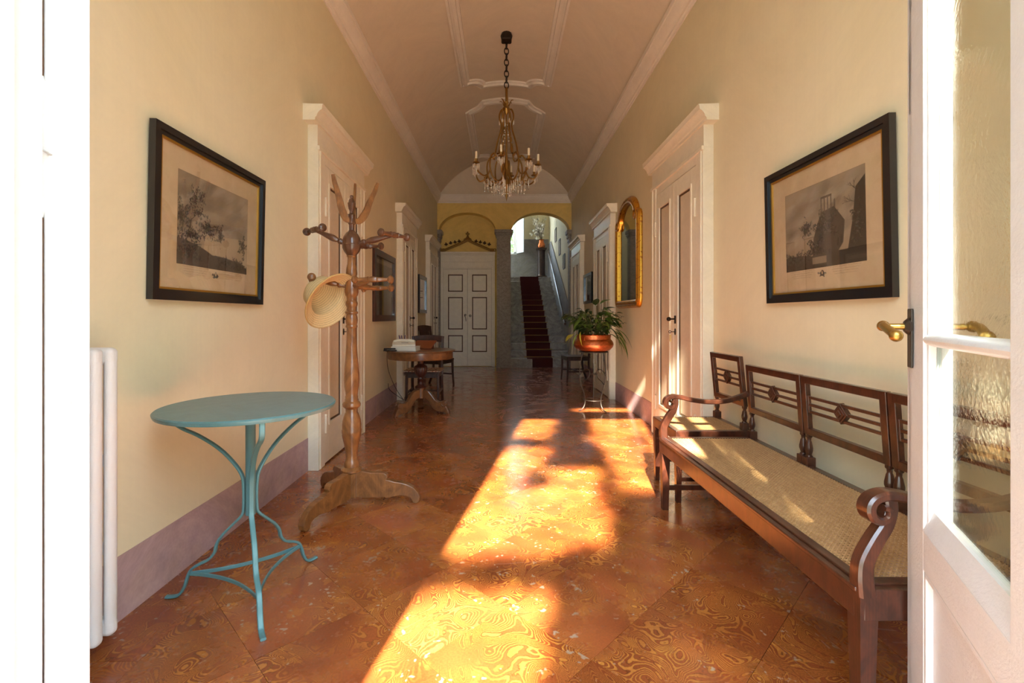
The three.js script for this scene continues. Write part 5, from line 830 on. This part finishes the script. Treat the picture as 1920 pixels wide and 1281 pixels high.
// ---------------------------------------------------------------- crystal chandelier
{
  M.bronze = std(0x8a6630, 0.38, { metalness: 0.75 });
  M.crystal = new THREE.MeshPhysicalMaterial({ color: 0xfffaf0, transmission: 0.6, thickness: 0.01, roughness: 0.05, ior: 1.55 });
  M.candle = std(0xf0e6cc, 0.5);
  M.bulb = new THREE.MeshPhysicalMaterial({ color: 0xffffff, transmission: 1, thickness: 0, roughness: 0.03, ior: 1.45 });
  const CX = 0.065, CZ = -5.92, top = vault(CX);
  const t = thing('chandelier', 'bronze and crystal chandelier of candle arms hanging from the vault', 'chandelier', [CX, 0, CZ]);
  const k = 5.92 / 880, Y = (py) => 1.15 + (594 - py) * k;
  part(t, 'ceiling_rose', [rbox(-0.065, 0.065, top - 0.10, top - 0.02, -0.065, 0.065, 0.02, 3), lathe([[0, top - 0.12], [0.03, top - 0.115], [0.06, top - 0.095], [0.075, top - 0.03], [0.06, top + 0.01], [0, top + 0.01]], 12)], M.darkIron);
  let y = top - 0.12, n = 0; const yEnd = Y(166), link = new THREE.TorusGeometry(0.027, 0.0065, 8, 20).scale(1, 1.5, 1);
  const cnt = Math.round((y - yEnd) / 0.068);
  for (; n < cnt; n++) { const m = part(t, 'chain_link', link, M.darkIron); m.position.set(0, y - 0.03 - n * (y - yEnd) / cnt, 0); m.rotation.y = n % 2 ? 0.25 : Math.PI / 2 + 0.25; }
  part(t, 'stem', [rod(V(0, Y(188), 0), V(0, yEnd + 0.01, 0), 0.016, 0.016, 12), rod(V(0, Y(372), 0), V(0, Y(190), 0), 0.011, 0.011, 12), lathe([[0, Y(378)], [0.006, Y(374)], [0.022, Y(362)], [0.014, Y(354)], [0.04, Y(348)], [0.03, Y(338)], [0.015, Y(332)], [0.026, Y(325)], [0.035, Y(312)], [0.02, Y(300)], [0.012, Y(290)]], 20), lathe([[0.012, Y(215)], [0.03, Y(211)], [0.045, Y(205)], [0.03, Y(201)], [0.02, Y(196)], [0.03, Y(192)], [0.012, Y(188)]], 20)], M.bronze);
  for (let i = 0; i < 6; i++) { const a = i / 6 * 6.283 + 0.3, c = Math.cos(a), s = Math.sin(a); part(t, 'crown_leaf', sweep([[0.018, Y(203)], [0.035, Y(198)], [0.05, Y(193)], [0.07, Y(189)], [0.09, Y(189.5)]].map(([r, yy]) => V(c * r, yy, s * r)), V(-s, 0, c), rrect(0.03, 0.006, 0.002), (u) => [1 - 0.75 * u, 1], { smooth: 12 }), M.bronze); }
  // upper cage of scrolls
  for (let i = 0; i < 6; i++) {
    const a = i / 6 * 6.283 + 0.12, c = Math.cos(a), s = Math.sin(a), at = (r, py) => V(c * r, Y(py), s * r);
    part(t, 'upper_scroll', tube([at(0.02, 207), at(0.055, 205), at(0.085, 213), at(0.088, 223), at(0.065, 232), at(0.075, 245), at(0.10, 258), at(0.125, 272), at(0.142, 286), at(0.16, 294), at(0.185, 296)], 0.0105, 48, 8), M.bronze);
    part(t, 'upper_drops', [...[0.05, 0.09].map((r) => lathe([[0, 0], [0.009, -0.012], [0.007, -0.05], [0, -0.062]], 6, 0.2).translate(c * r, Y(226), s * r)), ...[236, 246, 256, 268].map((py, j) => ball(0.0085, c * (0.03 + j * 0.012), Y(py), s * (0.03 + j * 0.012), 8, 6))], M.crystal, 'hanging glass prisms').userData.kind = 'stuff';
  }
  for (let i = 0; i < 8; i++) {
    const a = i / 8 * 6.283 + 0.17, c = Math.cos(a), s = Math.sin(a), at = (r, py) => V(c * r, Y(py), s * r), R = i % 2 ? 0.45 : 0.40, lift = i % 2 ? 0 : 5;
    const arm = new THREE.Group(); arm.name = 'candle_arm'; t.add(arm);
    part(arm, 'branch', [tube([at(0.02, 318), at(0.06, 334), at(0.13, 342), at(0.21, 336), at(0.25, 318), at(0.235, 300), at(0.19, 293), at(0.15, 298)], 0.011, 44, 8), tube([at(0.24, 322), at(0.28, 334), at(0.34, 338), at(R - 0.02, 331), at(R, 322 - lift)], 0.01, 24, 8), tube([at(0.28, 334), at(0.26, 341), at(0.23, 340)], 0.006, 10, 6)], M.bronze);
    const pan = Y(319 - lift); part(arm, 'drip_pan', lathe([[0.01, 0], [0.034, 0.004], [0.042, 0.012], [0.04, 0.014], [0.018, 0.01], [0.017, 0.045], [0.02, 0.055], [0, 0.055]], 20).translate(c * R, pan, s * R), M.bronze);
    part(arm, 'candle', lathe([[0.0145, 0], [0.0145, 0.09], [0.011, 0.093], [0, 0.093]], 14).translate(c * R, pan + 0.05, s * R), M.candle);
    part(arm, 'bulb', lathe([[0.006, 0], [0.011, 0.018], [0.0095, 0.04], [0.003, 0.066], [0, 0.07]], 12, 1.2).translate(c * R, pan + 0.143, s * R), M.bulb);
    const dr = []; for (let q = 0; q < 6; q++) { const b = q / 6 * 6.283, x = c * R + Math.cos(b) * 0.038, z = s * R + Math.sin(b) * 0.038; dr.push(lathe([[0, 0], [0.0065, -0.01], [0.0065, -0.062], [0, -0.07]], 6, 0.2).translate(x, pan - 0.006, z)); }
    dr.push(lathe([[0, 0], [0.012, -0.02], [0.017, -0.06], [0.008, -0.09], [0, -0.1]], 8, 0.2).translate(c * R, pan - 0.01, s * R));
    for (let q = 0; q < 5; q++) { const r = 0.10 + q * 0.045; dr.push(lathe([[0, 0], [0.006, -0.008], [0.006, -0.085], [0.0, -0.094]], 6, 0.2).translate(c * r, Y(343 - Math.abs(q - 2) * 1.5), s * r), ball(0.008, c * r, Y(343) - 0.108 + Math.abs(q - 2) * 0.008, s * r, 8, 6)); }
    part(arm, 'crystal_drops', dr, M.crystal, 'hanging glass prisms').userData.kind = 'stuff';
  }
  const low = []; for (let q = 0; q < 14; q++) { const b = q / 14 * 6.283; low.push(lathe([[0, 0], [0.006, -0.008], [0.006, -0.10], [0, -0.11]], 6, 0.2).translate(Math.cos(b) * 0.06, Y(347), Math.sin(b) * 0.06), ball(0.009, Math.cos(b) * 0.06, Y(347) - 0.125, Math.sin(b) * 0.06, 8, 6)); }
  part(t, 'lower_drops', low, M.crystal, 'ring of glass prisms').userData.kind = 'stuff';
}

// ---------------------------------------------------------------- garden outside: ground before the door and the tree that dapples the sun
struct('ground_garden', box(-30, 30, -0.2, -0.03, 0.25, 45), std(0xffffff, 0.95, { map: rep(dataTex(256, 256, (x, y, o) => { const u = x / 256, v = y / 256, k = 1 + 0.12 * tileNoise(u, v, 40, 1) + 0.1 * tileNoise(u, v, 110, 2); o[0] = 128 * k; o[1] = 122 * k; o[2] = 106 * k; }), 2) }), 'grey gravel forecourt outside the entrance', 'ground');
{
  const t = thing('garden_tree', 'leafy tree in the forecourt outside the entrance whose shade dapples the floor', 'tree', [1.9, -0.03, 4.6]);
  const bark = std(0x5d4a38, 0.9), leafM = phys(0x4c6a2a, 0.6, { side: THREE.DoubleSide, transmission: 0.15, thickness: 0 }), r = rng(404), D0 = -4.6;
  // foliage stands where its shade falls on the floor: u (sideways, along the sun's run) from..to, depth from..to, density
  const spots = [[-0.33, 0.04, 4.1, 5.4, 1], [-0.78, -0.36, 4.16, 4.40, 0.9], [-0.40, -0.27, 3.2, 3.48, 0.8], [-0.30, 0.14, 3.60, 4.12, 1], [0.14, 0.655, 2.25, 3.05, 1.1], [0.10, 0.20, 3.05, 3.9, 0.5], [-0.14, 0.655, 1.1, 2.3, 1.1], [-0.74, -0.12, 1.98, 2.26, 0.75], [0.715, 0.80, 1.1, 3.5, 1.1], [0.655, 0.70, 1.1, 2.75, 1.1], [-0.80, -0.16, 5.55, 5.95, 1.1], [0.48, 0.56, 3.3, 4.6, 0.4], [0.66, 1.0, 5.15, 6.7, 1.1]];
  const leaf = new THREE.BufferGeometry(); leaf.setAttribute('position', new THREE.Float32BufferAttribute([0, 0, 0, 0.022, 0.006, 0.03, 0, 0, 0.075, -0.022, 0.006, 0.03], 3)); leaf.setAttribute('uv', new THREE.Float32BufferAttribute(new Float32Array(8), 2)); leaf.setIndex([0, 1, 2, 0, 2, 3]); leaf.computeVertexNormals();
  const mats = [], e = new THREE.Euler(), q = new THREE.Quaternion(), tips = [];
  for (const [u0, u1, d0, d1, dens] of spots) {
    tips.push([(u0 + u1) / 2 + 0.18 * (d0 + d1) / 2, (d0 + d1) / 2]);
    const n = Math.round(dens * 2400 * (u1 - u0 + 0.02) * (d1 - d0 + 0.04));
    for (let i = 0; i < n; i++) {
      const fd = lerp(d0, d1, r()) + 0.05 * n2(i * 0.37, u0 * 9) , fx = lerp(u0, u1, r()) + 0.18 * fd + 0.035 * n2(fd * 3.1, u1 * 7), dt = D0 + (r() - 0.5) * 0.7, run = fd - dt;
      e.set(r() * 6.283, r() * 6.283, r() * 6.283); mats.push(new THREE.Matrix4().compose(V(fx - 0.18 * run - 1.9, 0.70 * run + 0.03, -dt - 4.6), q.setFromEuler(e), V(1, 1, 1).multiplyScalar(0.8 + r() * 0.5)));
    }
  }
  const im = new THREE.InstancedMesh(leaf, leafM, mats.length); mats.forEach((m, i) => im.setMatrixAt(i, m)); im.name = 'foliage'; im.userData.kind = 'stuff'; im.castShadow = im.receiveShadow = true; t.add(im);
  part(t, 'trunk', sweep([[0, 0, 0], [0.05, 1.5, 0.02], [-0.05, 3.2, 0], [-0.3, 4.6, 0]], V(0, 0, 1), disc(0.17, 12), (u) => 1.1 - 0.5 * u, { smooth: 24 }), bark);
  const limb = []; for (const [x, d] of tips) { const run = d - D0, p = V(x - 0.18 * run - 1.9, 0.70 * run, 0), b = V(-0.1 - 0.2 * r(), 3.6 + r() * 0.8, 0); limb.push(clean(new THREE.TubeGeometry(new THREE.QuadraticBezierCurve3(b, V(lerp(b.x, p.x, 0.4), Math.max(b.y, p.y) * 0.98, 0.1), p), 12, 0.007, 6))); }
  part(t, 'branches', merge(limb), bark).userData.kind = 'stuff';
}
// shrubbery seen through the landing window
{
  const t = thing('garden_shrub', 'sunlit green foliage outside the stair landing window', 'shrub', [0.1, 2.2, -18.2]);
  const r = rng(55), leaf = new THREE.PlaneGeometry(0.10, 0.14), m = phys(0x86a860, 0.6, { side: THREE.DoubleSide, transmission: 0.4, thickness: 0 }), im = new THREE.InstancedMesh(leaf, m, 700), e = new THREE.Euler(), q = new THREE.Quaternion();
  for (let i = 0; i < 700; i++) { const a = r() * 6.283, b = Math.acos(2 * r() - 1), k = Math.cbrt(r()); e.set(r() * 6, r() * 6, r() * 6); im.setMatrixAt(i, new THREE.Matrix4().compose(V(Math.cos(a) * Math.sin(b) * k * 0.9, 1.5 + Math.cos(b) * k * 1.2, Math.sin(a) * Math.sin(b) * k * 0.6), q.setFromEuler(e), V(1, 1, 1))); }
  im.name = 'foliage'; im.userData.kind = 'stuff'; t.add(im);
  part(t, 'stem', rod(V(0, -2.2, 0), V(0, 1.2, 0), 0.05, 0.03), std(0x5d4a38, 0.9));
}

// belt of tall dark trees round the forecourt: only the high sky looks in at the door
{
  const bark = std(0x4a3b2d, 0.9), crownM = std(0xffffff, 0.9, { map: rep(dataTex(256, 256, (x, y, o) => { const u = x / 256, v = y / 256, k = 1 + 0.35 * tileNoise(u, v, 30, 1) + 0.3 * tileNoise(u, v, 90, 2); o[0] = 62 * k; o[1] = 78 * k; o[2] = 40 * k; }), 3) });
  const belt = [[-20, 2, 9], [-17, 9.5, 9.5], [-12, 15, 9], [-6.2, 18, 9.8], [0, 22.5, 10.5], [6.2, 18, 9.8], [12, 15, 9], [17, 9.5, 9.5], [20, 2, 9]];
  const crown = (seed) => { const g = mergeVertices(new THREE.IcosahedronGeometry(1, 4).deleteAttribute('uv').deleteAttribute('normal')), p = g.attributes.position; for (let i = 0; i < p.count; i++) { const v = V().fromBufferAttribute(p, i), k = 1 + 0.16 * n3(v.x * 2.2 + seed, v.y * 2.2, v.z * 2.2) + 0.1 * n3(v.x * 6, v.y * 6 + seed, v.z * 6); p.setXYZ(i, v.x * k, v.y * k, v.z * k); } g.computeVertexNormals(); return boxUV(g.toNonIndexed().scale(2.95, 4.6, 2.2)); };
  belt.forEach(([x, z, h], i) => {
    const where = ['far left', 'left', 'near left', 'left of centre', 'centre', 'right of centre', 'near right', 'right', 'far right'][i];
    const t = thing('belt_tree', 'tall dark green tree behind the forecourt, ' + where + ' of the belt', 'tree', [x, -0.03, z], 0, 'trees round the forecourt');
    part(t, 'trunk', rod(V(0, 0, 0), V(0, 3, 0), 0.3, 0.22, 12), bark);
    part(t, 'crown', crown(i * 3.7).translate(0, h - 4.6, 0), crownM);
  });
}

renderer.render(scene, camera);
